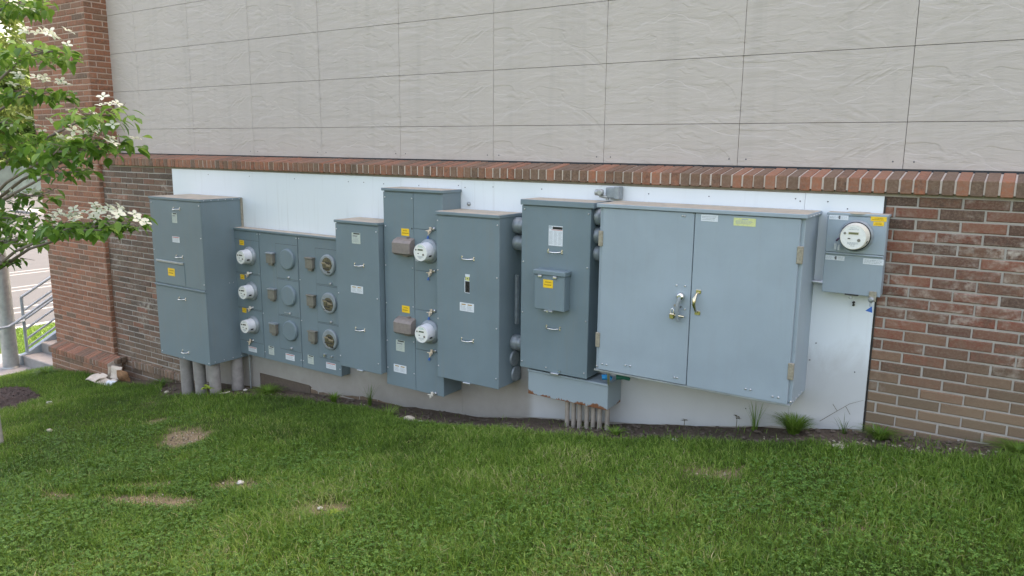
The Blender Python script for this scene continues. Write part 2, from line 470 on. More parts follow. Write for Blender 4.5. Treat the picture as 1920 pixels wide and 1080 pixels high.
# ------------------------------------------------------------------ the building
def bricks(name, parent, origin, U, N, w, h, mat, mortar, bw=.237, bh=.0695, jt=.0120, depth=.010, off=0.0, holes=(), seed=1, running=True, up=Vector((0, 0, 1)), jag=.0026, back=True):
    """rows of separate chamfered brick faces standing proud of a mortar bed; one mesh"""
    rg = random.Random(seed); o = Vector(origin); U = Vector(U); N = Vector(N)
    V = []; F = []; T = []; T2 = []; mi = []
    rows = int(math.ceil(h / bh - 1e-6))
    for rI in range(rows):
        v0 = rI * bh; v1 = min(v0 + bh, h) - jt
        if v1 - v0 < .008: continue
        x = -bw + (off + (bw / 2 if (rI % 2 and running) else 0)) % bw
        while x < w:
            a = max(x, 0); b = min(x + bw - jt, w)
            cx = (a + b) / 2; cv = (v0 + v1) / 2
            if b - a > .012 and not any(q[0] < cx < q[1] and q[2] < cv < q[3] for q in holes):
                j = lambda k=jag: rg.uniform(-k, k)
                c = .0045; dd = depth + rg.uniform(-.0015, .0025)
                base = len(V)
                for (aa, vv, dp) in ((a, v0, 0), (b, v0, 0), (b, v1, 0), (a, v1, 0)):
                    V.append(o + U * aa + up * vv)
                A, B, C0, D = a + j(), b + j(), v0 + j(), v1 + j()
                for (aa, vv) in ((A, C0), (B, C0), (B, D), (A, D)):
                    V.append(o + U * aa + up * vv + N * (dd - c))
                for (aa, vv) in ((A + c, C0 + c), (B - c, C0 + c), (B - c, D - c), (A + c, D - c)):
                    V.append(o + U * (aa + j(.001)) + up * (vv + j(.001)) + N * (dd + j(.0007)))
                fs = []
                for k in range(4):
                    k2 = (k + 1) % 4
                    fs.append((base + k, base + k2, base + 4 + k2, base + 4 + k))
                    fs.append((base + 4 + k, base + 4 + k2, base + 8 + k2, base + 8 + k))
                fs.append((base + 8, base + 9, base + 10, base + 11))
                t1 = rg.random(); t2 = rg.random()
                F += fs; T += [t1] * 9; T2 += [t2] * 9; mi += [0] * 9
            x += bw
    if back:
        b0 = len(V)
        e = .001
        V += [o + U * 0 + N * e, o + U * w + N * e, o + U * w + up * h + N * e, o + up * h + N * e]
        F.append((b0, b0 + 1, b0 + 2, b0 + 3)); T.append(0); T2.append(0); mi.append(1)
    me = bpy.data.meshes.new(name); me.from_pydata([tuple(v) for v in V], [], F)
    me.materials.append(M[mat]); me.materials.append(M[mortar])
    me.polygons.foreach_set('material_index', mi)
    for an, dt in (('tone', T), ('tone2', T2)):
        at = me.attributes.new(an, 'FLOAT', 'FACE'); at.data.foreach_set('value', dt)
    me.update()
    ob = bpy.data.objects.new(name, me); COL.objects.link(ob)
    if parent is not None:
        ob.parent = parent; ob.location = -world_loc(parent)
    return ob

def join(objs, name):
    """merge several meshes of one part into a single object"""
    bm = bmesh.new(); mats = []
    for ob in objs:
        mp = []
        for mt in ob.data.materials:
            if mt not in mats: mats.append(mt)
            mp.append(mats.index(mt))
        n0 = len(bm.faces)
        me2 = ob.data.copy(); me2.polygons.foreach_set('material_index', [mp[p_.material_index] for p_ in me2.polygons])
        bm.from_mesh(me2); bpy.data.meshes.remove(me2)
    par = objs[0].parent; loc = objs[0].location.copy()
    me = bpy.data.meshes.new(name); bm.to_mesh(me); bm.free()
    for mt in mats: me.materials.append(mt)
    for ob in objs: bpy.data.objects.remove(ob)
    o = bpy.data.objects.new(name, me); COL.objects.link(o); o.parent = par; o.location = loc
    return o

PX0, PX1, PY = -6.265, -4.785, -.275
RX = 9.0
bld = thing('commercial_building', 'brick and beige panel building wall that carries the grey electrical cabinets', 'building', (0, 0, -2.6))
# main shell behind (keeps the sun off the front)
part('building_shell', bld, lambda b: b.box(-6.20, RX + 4, .06, 14, -4.3, 5.2, 'cladding'))
# cladding planks with 3 mm open joints
PW, PH = 1.05272, .4572
def clad(b):
    j = .0016
    for k in range(-5, 13):
        for i in range(-1, 12):
            x0 = k * PW; z0 = (i - 1) * PH + PH * 0
            z0 = -.2904 if i == -1 else (i) * PH
            z1 = 0 if i == -1 else (i + 1) * PH
            xa = max(x0 + j, PX1); xb = x0 + PW - j
            if xb <= PX1: continue
            b.box(xa, xb, .0, .02, z0 + (j if i >= 0 else 0), z1 - j, 'cladding', .001)
    b.box(PX1, RX + 4, .012, .055, -.30, 5.2, 'joint')
    rr = random.Random(3)
    for k in range(-4, 9):
        for sx_ in (-.06, .06):
            x = k * PW + sx_
            b.lathe((x, .0, -.245), [(.0055, 0), (.0055, .001)], 'ink', 8)
part('cladding', bld, clad)
part('flashing', bld, lambda b: b.box(PX1, RX, .002, .03, -.309, -.2915, 'steel_dark'))

# rowlock ledge: sloping header bricks
def ledge(name, x0, x1, yb, yf, zb, zt, hgt, pitch, mat, mortar, parent, seed, side=0.0):
    rg = random.Random(seed); V = []; F = []; T = []; T2 = []; mi = []
    n = int(round((x1 - x0) / pitch)); pw = (x1 - x0) / n; jt = .0105
    for i in range(n):
        a = x0 + i * pw + jt / 2 + rg.uniform(-.0015, .0015); b = x0 + (i + 1) * pw - jt / 2 + rg.uniform(-.0015, .0015)
        f = yf + rg.uniform(-.003, .003); dz = rg.uniform(-.002, .002); c = .005
        prof = [(yb, zb + dz), (f + c, zt + dz), (f, zt - c + dz), (f, zt - hgt + c), (f + c, zt - hgt), (yb, zt - hgt)]
        base = len(V)
        for xx, ins in ((a, 0), (a + c * .7, 1), (b - c * .7, 1), (b, 0)):
            for (yy, zz) in prof:
                if ins: V.append((xx, yy, zz))
                else: V.append((xx, yy + (0 if yy == yb else .004), zz - (.004 if zz > zt - hgt / 2 else -.004)))
        for s_ in range(3):
            for k in range(5):
                F.append((base + s_ * 6 + k, base + s_ * 6 + k + 1, base + (s_ + 1) * 6 + k + 1, base + (s_ + 1) * 6 + k))
                mi.append(0); 
        F.append(tuple(base + k for k in range(6))); F.append(tuple(base + 18 + k for k in range(6))); mi += [0, 0]
        t1, t2 = rg.random(), rg.random(); T += [t1] * 17; T2 += [t2] * 17
    # mortar core
    g = .006; base = len(V)
    prof = [(yb, zb - g), (yf + g, zt - g), (yf + g, zt - hgt + .012), (yb, zt - hgt + .012)]
    for xx in (x0, x1):
        for q in prof: V.append((xx, *q))
    F += [tuple(base + k for k in (0, 1, 5, 4)), tuple(base + k for k in (1, 2, 6, 5)), tuple(base + k for k in (2, 3, 7, 6)), tuple(base + k for k in (0, 3, 2, 1)), tuple(base + k for k in (4, 5, 6, 7))]
    mi += [1] * 5; T += [0] * 5; T2 += [0] * 5
    me = bpy.data.meshes.new(name); me.from_pydata(V, [], F)
    me.materials.append(M[mat]); me.materials.append(M[mortar]); me.polygons.foreach_set('material_index', mi)
    for an, dt in (('tone', T), ('tone2', T2)):
        at = me.attributes.new(an, 'FLOAT', 'FACE'); at.data.foreach_set('value', dt)
    bm = bmesh.new(); bm.from_mesh(me); bmesh.ops.recalc_face_normals(bm, faces=bm.faces); bm.to_mesh(me); bm.free()
    o = bpy.data.objects.new(name, me); COL.objects.link(o); o.parent = parent; o.location = -world_loc(parent)
    return o
ledge('brick_ledge', PX1 + .002, RX, -.005, -.262, -.302, -.343, .092, .0735, 'brick_ledge', 'mortar_pale', bld, 5)

# lower wall: grey stretch on the left, redder on the right, plain (hidden) brick behind the board
ZT = -.438
b1 = bricks('w1', bld, (PX1, WY, ZT - 44 * .0695), (1, 0, 0), (0, -1, 0), 1.55, 44 * .0695 - .004, 'brick_wall_grey', 'mortar', off=.07, seed=2, depth=.007)
b2 = bricks('w2', bld, (PX1 + 1.551, WY, ZT - 44 * .0695), (1, 0, 0), (0, -1, 0), 7.30, 36 * .0695, 'brick_wall_grey', 'mortar', seed=3, depth=.005, holes=((1.6, 7.28, .9, 9),))
b3 = bricks('w3', bld, (4.067, WY, ZT - 32 * .0695), (1, 0, 0), (0, -1, 0), RX - 4.067, 32 * .0695 - .004, 'brick_wall', 'mortar', off=.159, seed=4, depth=.007)
bw_ = join([b1, b2, b3], 'brick_wall')
part('wall_core', bld, lambda b: b.box(PX1, RX, WY + .002, .05, -4.3, -.41, 'mortar'))
# brick end of the right wall top course shows a control joint strip by the board
# pier
pb = []
pb.append(bricks('p1', bld, (PX0, PY, -3.0), (1, 0, 0), (0, -1, 0), PX1 - PX0, 8.2, 'brick_pier', 'mortar_warm', off=.0, seed=6, depth=.005, bw=(PX1 - PX0 + .0105) / 6.25))
pb.append(bricks('p2', bld, (PX1, PY, -3.0), (0, 1, 0), (1, 0, 0), -PY + .02, 8.2, 'brick_pier', 'mortar_warm', off=.1, seed=7, depth=.005))
pb.append(bricks('p3', bld, (PX0, 6.0, -3.9), (0, -1, 0), (-1, 0, 0), 6.0 - PY, 9.1, 'brick_pier', 'mortar_warm', off=.12, seed=8, depth=.005))
pier = join(pb, 'brick_pier')
core = part('pier_core', bld, lambda b: b.box(PX0 + .001, PX1 - .001, PY + .001, .3, -4.3, 5.2, 'mortar_warm'))
# plinth: low brick skirt with a sloping header course round the pier
pl = [bricks('q1', bld, (-6.10, -.435, -3.72), (1, 0, 0), (0, -1, 0), 1.43, .76, 'brick_pier', 'mortar_warm', seed=9, depth=.006),
      bricks('q2', bld, (-4.67, -.435, -3.72), (0, 1, 0), (1, 0, 0), .21, .76, 'brick_pier', 'mortar_warm', seed=10, depth=.006)]
plinth = join(pl, 'plinth')
part('plinth_core', bld, lambda b: b.box(-6.10, -4.671, -.434, -.2, -4.2, -2.965, 'mortar_warm'))
ledge('plinth_ledge', -6.14, -4.63, -.272, -.462, -2.885, -2.940, .078, .0735, 'brick_ledge', 'mortar_pale', bld, 12)
part('ledge_return', bld, lambda b: [b.box(-4.629, -4.555, y0, y0 + .062, -2.955, -2.883 - .012 * k, 'brick_pier', .006) for k, y0 in enumerate((-.300, -.372))] and b.box(-4.629, -4.565, -.30, -.24, -2.95, -2.89, 'mortar_pale', .004))
# projecting header course near the ground left of the cabinets
ledge('base_course', -4.42, -3.2, -.23, -.262, -2.905, -2.912, .095, .0735, 'brick_wall_grey', 'mortar', bld, 15)

# ------------------------------------------------------------------ white backing board
bo = thing('backing_board', 'long white wall board behind the row of grey electrical cabinets', 'board', (.4, -.23, -1.6))
def board(b):
    pts = [(-3.277, -2.965), (-1.905, -2.80), (-1.90, -2.635), (-1.11, -2.632), (-1.05, -2.66)]
    for x in np.arange(-.97, 4.15, .07):
        g = {'x': x}
        zz = float(np.interp(x, [-.97, -.21, .2, 1.08, 1.63, 2.6, 3.02, 3.41, 3.77, 4.157], [-2.683, -2.60, -2.61, -2.52, -2.405, -2.255, -2.18, -2.10, -2.03, -1.965]))
        pts.append((x, zz + .012 * noise.noise(Vector((x * 4, 0, 0))) + .02 * max(0, noise.noise(Vector((x * 11, 3, 0)))) ))
    pts.append((4.157, -1.96))
    top = -.4525
    # vertical joints between the sheets
    js = [-3.277, .893, 3.69, 4.157]
    y0, y1 = -.236, -.2235
    for a, c in zip(js[:-1], js[1:]):
        xs_ = [q[0] for q in pts]; zs_ = [q[1] for q in pts]
        low = [(a + .001, float(np.interp(a + .001, xs_, zs_)))] + [q for q in pts if a + .002 < q[0] < c - .002] + [(c - .001, float(np.interp(c - .001, xs_, zs_)))]
        n = len(low)
        vs = [(x, y0, z) for x, z in low] + [(x, y0, top) for x, z in low] + [(x, y1, z) for x, z in low] + [(x, y1, top) for x, z in low]
        fs = []
        for i in range(n - 1):
            fs += [(i, i + 1, n + i + 1, n + i), (2 * n + i, 2 * n + i + 1, i + 1, i), (n + i, n + i + 1, 3 * n + i + 1, 3 * n + i)]
        fs += [(0, n, 3 * n, 2 * n), (n - 1, 3 * n - 1, 4 * n - 1, 2 * n - 1)]
        b.add(vs, fs, 'board')
part('panel', bo, board)
part('edge_gap', bo, lambda b: b.box(4.1585, 4.168, -.2350, -.2225, -2.05, -.46, 'black'))
part('opening_shade', bo, lambda b: b.box(-1.895, -1.10, -.2335, -.2222, -3.2, -2.640, 'clod'))  # clod-brown box added as painted shade in the opening under the board
def screw_at(parent, x, y, z, rr=.0065, mat='zinc', name='screw'):
    b = MB(); b.lathe((0, 0, 0), [(rr, 0), (rr * .95, rr * .45), (rr * .5, rr * .8)], mat, 10)
    o = b.build(name, parent, loc=(x, y, z), local=True); return o
def screws(parent, pts, y, rr=.0065, mat='zinc', name='screw'):
    first = None
    for (x, z) in pts:
        if first is None: first = screw_at(parent, x, y, z, rr, mat, name)
        else:
            o = first.copy(); COL.objects.link(o); o.parent = parent
            o.location = Vector((x, y, z)) - world_loc(parent)
screws(bo, [(-2.6, -.50), (-1.9, -.50), (-1.2, -.505), (-.45, -.51), (-.25, -.51), (.0, -.515), (.42, -.515), (.86, -.50), (.93, -.515), (1.22, -.50), (1.69, -.50), (2.6, -.50), (3.05, -.50), (3.63, -.49), (3.66, -.505), (3.83, -.50), (3.95, -.54), (3.83, -1.43), (3.80, -1.55), (4.08, -1.585), (4.07, -.93), (-2.3, -2.72), (3.4, -1.97)], -.2362, .0045, 'ink', 'fixing')
# steel knob and a threaded plug on the board
part('knob', bo, lambda b: b.lathe((.974, -.2362, -.650), [(.017, 0), (.017, .012), (.010, .02), (.004, .024)], 'galv', 14))
part('anchor_plug', bo, lambda b: b.lathe((4.037, -.2362, -1.13), [(.008, 0), (.008, .016), (.006, .019)], 'black', 8).lathe((4.037, -.2362, -1.147), [(.008, 0), (.007, .012)], 'black', 8))

# ------------------------------------------------------------------ stickers
def sticker(parent, x, z, w, h, y, kind):
    b = MB(); e = .0008
    base = {'yel': 'paper_yel', 'lab': 'paper_green', 'dan': 'paper', 'two': 'paper', 'tbl': 'paper', 'strip': 'paper', 'pale': 'paper_pale', 'id': 'paper', 'note': 'paper'}[kind]
    b.box(x - w / 2, x + w / 2, y - e, y + e, z - h / 2, z + h / 2, base)
    yy = y - e
    def bar(x0, x1, z0, z1, mt, lay=1):
        b.box(x - w / 2 + x0 * w, x - w / 2 + x1 * w, yy - .0004 * lay, yy + .0002, z - h / 2 + z0 * h, z - h / 2 + z1 * h, mt)
    rg = random.Random(int(abs(x * 1000 + z * 77)))
    def lines(x0, x1, z0, z1, n, mt, gap=.5):
        for i in range(n):
            zc = z1 - (i + .5) * (z1 - z0) / n; hh = (z1 - z0) / n * gap / 2
            xx = x0
            xe = x1 - rg.uniform(0, .25) * (x1 - x0)
            while xx < xe - .02:                      # words
                ww = min(rg.uniform(.04, .12), xe - xx)
                bar(xx, xx + ww, zc - hh, zc + hh, mt); xx += ww + .018
    if kind == 'yel':
        lines(.22, .9, .58, .82, 1, 'ink_yel'); lines(.1, .95, .22, .50, 1, 'ink_yel')
    elif kind == 'lab':
        bar(.2, .93, .86, .97, 'black'); lines(.1, .9, .12, .8, 6, 'ink_soft', .35); lines(.12, .8, .62, .78, 1, 'ink', .4)
    elif kind == 'dan':
        bar(.06, .94, .80, .92, 'ink_red'); lines(.08, .92, .12, .74, 4, 'ink_soft', .35)
    elif kind == 'two':
        bar(.12, .42, .74, .86, 'ink_yel'); bar(.56, .86, .74, .86, 'ink_yel')
        lines(.07, .47, .12, .66, 4, 'ink_soft', .35); lines(.53, .93, .12, .66, 4, 'ink_soft', .35)
    elif kind == 'tbl':
        bar(.03, .2, .86, .98, 'steel'); bar(.06, .17, .88, .96, 'paper', 2); bar(.10, .14, .90, .945, 'steel', 3)
        bar(.28, .98, .83, .96, 'black'); lines(.33, .93, .86, .93, 1, 'ink_soft', .5); bar(.2, .98, .785, .81, 'ink_red')
        for c in (.05, .38, .70): lines(c, c + .27, .06, .74, 11, 'ink_soft', .35)
    elif kind == 'strip':
        bar(.50, .59, .15, .9, 'ink'); bar(.44, .5, .35, .75, 'ink_soft'); lines(.04, .42, .2, .8, 3, 'ink_soft', .35); lines(.63, .97, .2, .8, 3, 'ink_soft', .35)
    elif kind == 'note':
        lines(.06, .95, .15, .85, 3, 'ink_soft', .4)
    elif kind == 'pale':
        bar(.36, .66, .76, .90, 'ink_soft'); lines(.1, .92, .22, .7, 4, 'ink_soft', .45)
    elif kind == 'id':
        b2_ = b
        bar(-.15, -.02, 0, .8, 'paper'); bar(-.02, 1.02, -.03, .0, 'paper')
        bar(0, 1, 0, .62, 'black'); lines(.25, .8, .05, .58, 9, 'ink_soft', .4)
        bar(0, 1, .66, .86, 'logo_yel'); bar(.0, .08, .66, .86, 'ink', 2); bar(.92, 1, .66, .86, 'ink', 2); bar(.25, .75, .69, .83, 'paper_pale', 2); bar(.40, .60, .725, .80, 'black', 3)
    o = b.build('sticker', parent)
    lab = {'yel': 'yellow sticker', 'lab': 'greenish data label with black header', 'dan': 'white warning label with red header', 'two': 'white label in two columns', 'tbl': 'white table label with black header', 'strip': 'white strip label with a dark mark', 'pale': 'pale yellow-green label', 'id': 'tall black label with a yellow square mark', 'note': 'white note label'}[kind]
    o['label'] = lab
    return o
def handle(parent, x, z, y, w=.105, mat='chrome', tilt=0.0):
    b = MB(); n = 9; pts = []
    for i in range(n):
        q = i / (n - 1); xx = -w / 2 + w * q
        e = abs(2 * q - 1)
        dep = .034 * (1 - e ** 4)
        pts.append((xx, -dep - .002, -.004 * (1 - e ** 2) + tilt * xx))
    b.tube(pts, [.0045 + .0015 * (1 - abs(2 * i / (n - 1) - 1)) for i in range(n)], mat, 8)
    for sgn in (-1, 1):
        for dz in (-.011, .011):
            b.lathe((sgn * (w / 2 + .003), 0, dz + tilt * sgn * w / 2), [(.0075, 0), (.0065, .003), (.003, .005)], 'brass' if mat == 'chrome' else mat, 10)
        b.box(sgn * (w / 2 + .003) - .006, sgn * (w / 2 + .003) + .006, -.003, 0, -.014 + tilt * sgn * w / 2, .014 + tilt * sgn * w / 2, mat)
    return b.build('handle', parent, loc=(x, y, z), local=True)

def body_box(b, x0, x1, y, z0, z1, mat, lid=True, ov=.012, lh=.022, ovb=None):
    """cabinet body with a drip lid; y is the front, the back sits on the board"""
    yb = -.2365
    if lid:
        b.box(x0 + ov, x1 - ov, y + ov, yb, z0, z1 - lh, mat, .003)
    else: b.box(x0, x1, y, yb, z0, z1, mat, .003)
def lid_box(b, x0, x1, y, z1, mat, lh=.026):
    b.box(x0, x1, y, -.2368, z1 - lh, z1, mat, .003, top='lid_top')

def padlock_tie(parent, x, z, y, kind='tan', tagc='blue', hang=.06, seed=0):
    """small latch screw with a twisted sealing tie and a plastic seal"""
    rg = random.Random(seed); b = MB()
    b.lathe((x + .028, y, z + .003), [(.013, 0), (.012, .01), (.006, .014)], 'zinc', 12)
    b.box(x - .022, x + .03, y - .012, y, z - .008, z + .004, 'hinge')
    o = b.build('latch', parent)
    b = MB(); mt = 'rope' if kind == 'tan' else 'tie_white'
    pts = [(x + .012, y - .012, z)]
    for k in range(7):
        a = k / 6 * 2 * math.pi
        pts.append((x - .006 + .016 * math.sin(a) - .004 * k / 6, y - .022 - .004 * math.cos(a), z - .004 + .020 * math.cos(a) - .004 * k))
    b.tube(pts, .0038, mt, 6)
    b.tube([(x + .006, y - .02, z + .018), (x - .012, y - .026, z - .018), (x - .022, y - .02, z - hang)], .0036, mt, 6)
    b.tube([(x + .014, y - .02, z + .016), (x - .004, y - .026, z - .02), (x - .012, y - .02, z - hang * .8)], .0036, mt, 6)
    b.tube([(x + .016, y - .024, z - .010), (x - .045, y - .022, z - .016)], .0042, mt, 6)
    tie = b.build('cable_tie', parent)
    if tagc:
        b = MB(); sx_, sz_ = x - .034, z - hang - .016
        b.add([(sx_ - .011, y - .018, sz_ - .014), (sx_ + .014, y - .018, sz_ - .014), (sx_ + .008, y - .018, sz_ + .016), (sx_ - .011, y - .012, sz_ - .014), (sx_ + .014, y - .012, sz_ - .014), (sx_ + .008, y - .012, sz_ + .016)],
              [(0, 1, 2), (3, 5, 4), (0, 3, 4, 1), (1, 4, 5, 2), (2, 5, 3, 0)], tagc)
        b.build('seal', parent)

def meter(parent, x, z, y, rr=.072, style='a', ring=.094, ln=.12):
    """socket ring > white meter drum with its face, display, side port and wire seal"""
    b = MB()
    b.lathe((x, y, z), [(ring, 0), (ring, .012), (ring * .97, .018), (ring * .90, .022), (ring * .88, .030), (rr + .004, .032)], 'conduit', 40)
    md = b.build('meter', parent); md['label'] = 'round white electricity meter in a grey ring'
    b = MB(); body = 'meter_white' if style != 'c' else 'meter_cream'
    b.lathe((x, y, z), [(rr * 1.05, .030), (rr * 1.05, .040), (rr, .044), (rr * .985, ln - .010), (rr * .955, ln - .003), (rr * .93, ln), (rr * .90, ln - .0015)], body, 44, caps='meter_face')
    b.build('drum', md)
    f = y - ln + .0012
    def plate(name, x0, x1, z0, z1, mt, lay=1):
        bb = MB(); bb.box(x + x0 * rr, x + x1 * rr, f - .0008 * lay, f + .001, z + z0 * rr, z + z1 * rr, mt); return bb
    bb = plate('display', -.40, .42, .18, .42, 'meter_cream'); bb.box(x - .34 * rr, x + .36 * rr, f - .0016, f + .001, z + .22 * rr, z + .38 * rr, {'a': 'black', 'b': 'lcd_green', 'c': 'lcd'}[style])
    bb.build('display', md)
    bb = MB(); rg = random.Random(int(x * 100) + int(z * 10))
    # printed text, port and button on the face
    bb.lathe((x - .62 * rr, f + .0005, z + .28 * rr), [(.10 * rr, 0), (.09 * rr, .004)], 'black' if style == 'a' else 'breaker', 12)
    bb.lathe((x + .42 * rr, f + .0005, z - .22 * rr), [(.13 * rr, 0), (.11 * rr, .004)], 'breaker', 12)
    bb.box(x - .38 * rr, x - .20 * rr, f - .002, f + .001, z - .16 * rr, z - .08 * rr, 'black')
    for k, (w_, zz) in enumerate(((.75, .60), (.5, .72), (.80, -.42), (.80, -.50), (.5, -.58), (.3, -.68))):
        xx = -w_ / 2
        while xx < w_ / 2 - .05:
            ww = rg.uniform(.06, .16); bb.box(x + xx * rr, x + min(xx + ww, w_ / 2) * rr, f - .0006, f + .001, z + (zz - .02) * rr, z + (zz + .02) * rr, 'ink_green' if (style == 'b' and zz > .5) else 'ink_soft'); xx += ww + .03
    bb.build('face_print', md)
    # black port on the side of the drum
    a = R(-22)
    bb = MB(); cx_, cz_ = x + math.cos(a) * rr * .99, z + math.sin(a) * rr * .99
    t1 = Vector((-math.sin(a), 0, math.cos(a))) * .008; n1_ = Vector((math.cos(a), 0, math.sin(a))) * .0025
    p0 = Vector((cx_, y - ln * .50, cz_)); p1 = Vector((cx_, y - ln * .76, cz_))
    vs = [p0 - t1 - n1_, p1 - t1 - n1_, p1 + t1 - n1_, p0 + t1 - n1_, p0 - t1 + n1_, p1 - t1 + n1_, p1 + t1 + n1_, p0 + t1 + n1_]
    bb.add(vs, [(0, 1, 2, 3), (4, 5, 6, 7), (0, 1, 5, 4), (1, 2, 6, 5), (2, 3, 7, 6), (3, 0, 4, 7)], 'black'); bb.build('port', md)
    # wire seal at the left of the ring
    bb = MB(); sx_ = x - rr * 1.18; sy = y - .045
    bb.tube([(sx_ + .02, sy, z - .012), (sx_, sy - .01, z - .020), (sx_ - .012, sy - .006, z - .034)], .006, 'purple', 8)
    bb.tube([(sx_ + .012, sy, z + .02), (sx_ - .004, sy - .004, z + .004), (sx_ - .004, sy - .006, z - .05)], .0018, 'clear', 5)
    bb.box(sx_ - .022, sx_ - .008, sy - .008, sy - .004, z - .088, z - .050, 'clear'); bb.box(sx_ - .002, sx_ + .010, sy - .008, sy - .004, z - .092, z - .056, 'clear')
    bb.build('wire_seal', md)
    return md

# ------------------------------------------------------------------ the electrical cabinets
YB = -.2365
GC = 'grey cabinets fixed to the white board'
# 1 tall deep cabinet on four pipes, far left
X0, X1, Y1, Z0, Z1 = -2.934, -2.039, -.742, -2.465, -.725
c1 = thing('electrical_cabinet', 'deepest and tallest grey cabinet, at the left end over four thick pipes', 'cabinet', ((X0 + X1) / 2, -.48, Z0), GC)
part('body', c1, lambda b: b.box(X0 + .004, X1 - .004, Y1 + .010, YB, Z0 + .004, Z1 - .024, 'steel', .003))
part('lid', c1, lambda b: lid_box(b, X0 - .008, X1 + .002, Y1 - .006, Z1, 'steel'))
part('upper_cover', c1, lambda b: b.box(X0 + .002, X1 - .002, Y1, Y1 + .010, -1.662, Z1 - .036, 'steel', .003))
part('lower_cover', c1, lambda b: b.box(X0 + .002, X1 - .002, Y1, Y1 + .010, Z0, -1.690, 'steel', .003))
part('seam_channel', c1, lambda b: b.box(X0, X1 + .002, Y1 - .012, Y1 + .010, -1.686, -1.664, 'steel', .004))
part('access_panel', c1, lambda b: b.box(-2.90, -2.375, Y1 - .005, Y1, -1.652, -1.428, 'steel', .0025))
part('rail_strip', c1, lambda b: b.box(-2.877, -2.382, Y1 - .014, Y1, -1.424, -1.400, 'galv', .003))
part('back_seal', c1, lambda b: b.box(X1 - .012, X1 + .008, -.262, YB, Z0 + .02, Z1 - .004, 'hinge', .003))
for x, z in ((-2.444, -.838), (-2.452, -1.341), (-2.453, -1.793), (-2.462, -2.378)): handle(c1, x, z, Y1 - .001)
sticker(c1, -2.492, -.934, .085, .105, Y1 - .0008, 'lab'); sticker(c1, -2.495, -1.162, .125, .062, Y1 - .0008, 'dan'); sticker(c1, -2.611, -1.519, .122, .082, Y1 - .006, 'yel')
screws(c1, [(-2.062, -.79), (-2.055, -1.60), (-2.06, -1.12), (-2.91, -1.30), (-2.90, -2.43), (-2.50, -2.445), (-2.06, -2.44), (-2.90, -.79)], Y1)
def side_rivets(c, x, pts, rr=.005):
    for (y, z) in pts:
        b = MB(); b.lathe((0, 0, 0), [(rr, 0), (rr * .6, .004)], 'zinc', 8, axis='x'); b.build('rivet', c, loc=(x, y, z), local=True)
side_rivets(c1, X1 + .002, [(-.70 + k * .085, Z1 - .013) for k in range(6)]); side_rivets(c1, X1 - .004, [(-.68 + k * .11, Z0 + .03) for k in range(4)] + [(-.45, -1.62), (-.40, -1.62), (-.345, -1.56), (-.345, -1.585)])
# pipes below it: each one its own thing
PG = 'thick grey pipes rising from the soil into the leftmost cabinet'
def standpipe(x, y, rr, lab, k):
    zb = gz(x, y) - .12
    o = MB().tube([(x, y, zb), (x, y, -2.52), (x, y, Z0 + .004)], rr, 'pvc', 24, cap=False)
    o = o.build('standpipe', None, loc=(x, y, zb)); tag(o, lab, 'pipe', PG)
standpipe(-2.66, -.62, .066, 'thick grey pipe under the tall left cabinet, leftmost of the four', 0)
standpipe(-2.415, -.62, .060, 'thick grey pipe under the tall left cabinet, second from the left', 1)
standpipe(-2.17, -.61, .060, 'thick grey pipe under the tall left cabinet, third from the left', 2)
standpipe(-2.125, -.36, .066, 'thick grey pipe under the tall left cabinet, rightmost and set back by the board', 3)
o = MB().tube([(-2.02, -.27, -2.95), (-2.02, -.27, -2.42)], .010, 'galv', 10).build('ground_rod', None, loc=(-2.02, -.27, -2.95)); tag(o, 'thin grey rod beside the thick pipes below the meter cabinet', 'rod')

# 2 wide meter bank with three meters, three blank covers, three open sockets
X0, X1, Y1, Z0, Z1 = -2.234, -.495, -.354, -2.404, -1.035
c2 = thing('meter_cabinet', 'low wide grey meter cabinet holding three white meters and six round openings', 'meter cabinet', ((X0 + X1) / 2, -.29, Z0), GC)
part('body', c2, lambda b: b.box(X0 + .004, X1 - .004, Y1 + .008, YB, Z0 + .004, Z1 - .02, 'steel', .003))
part('lid', c2, lambda b: lid_box(b, X0 - .004, X1 + .004, Y1 - .012, Z1, 'steel', .022))
cols = [(X0 + .001, -1.650), (-1.646, -1.060), (-1.056, X1 - .001)]
for a, c in cols:
    part('column_panel', c2, lambda b: b.box(a, c - .003, Y1, Y1 + .009, Z0, Z1 - .03, 'steel', .002))
rows_z = (-1.315, -1.688, -2.052)
def door_lines(a, c, zt, zb_, yy=Y1):
    def f(b):
        t_ = .002
        b.box(a, c, yy - .0022, yy, zb_, zt, 'steel', .0015)
        b.box(a - t_, c, yy - .0006, yy, zt, zt + t_ * 1.6, 'seam'); b.box(a - t_ * 1.2, a, yy - .0006, yy, zb_, zt, 'seam'); b.box(a, c, yy - .0006, yy, zb_ - t_ * 1.6, zb_, 'seam')
    return f
ZR = [(-1.154, -1.510), (-1.518, -1.890), (-1.897, -2.254)]
for k, z in enumerate(rows_z):
    for (a, c) in ((-2.16, -1.656), (-1.392, -1.068), (-.808, X1 - .01)):
        part('socket_door', c2, door_lines(a, c, ZR[k][0] - .004, ZR[k][1] + .004))
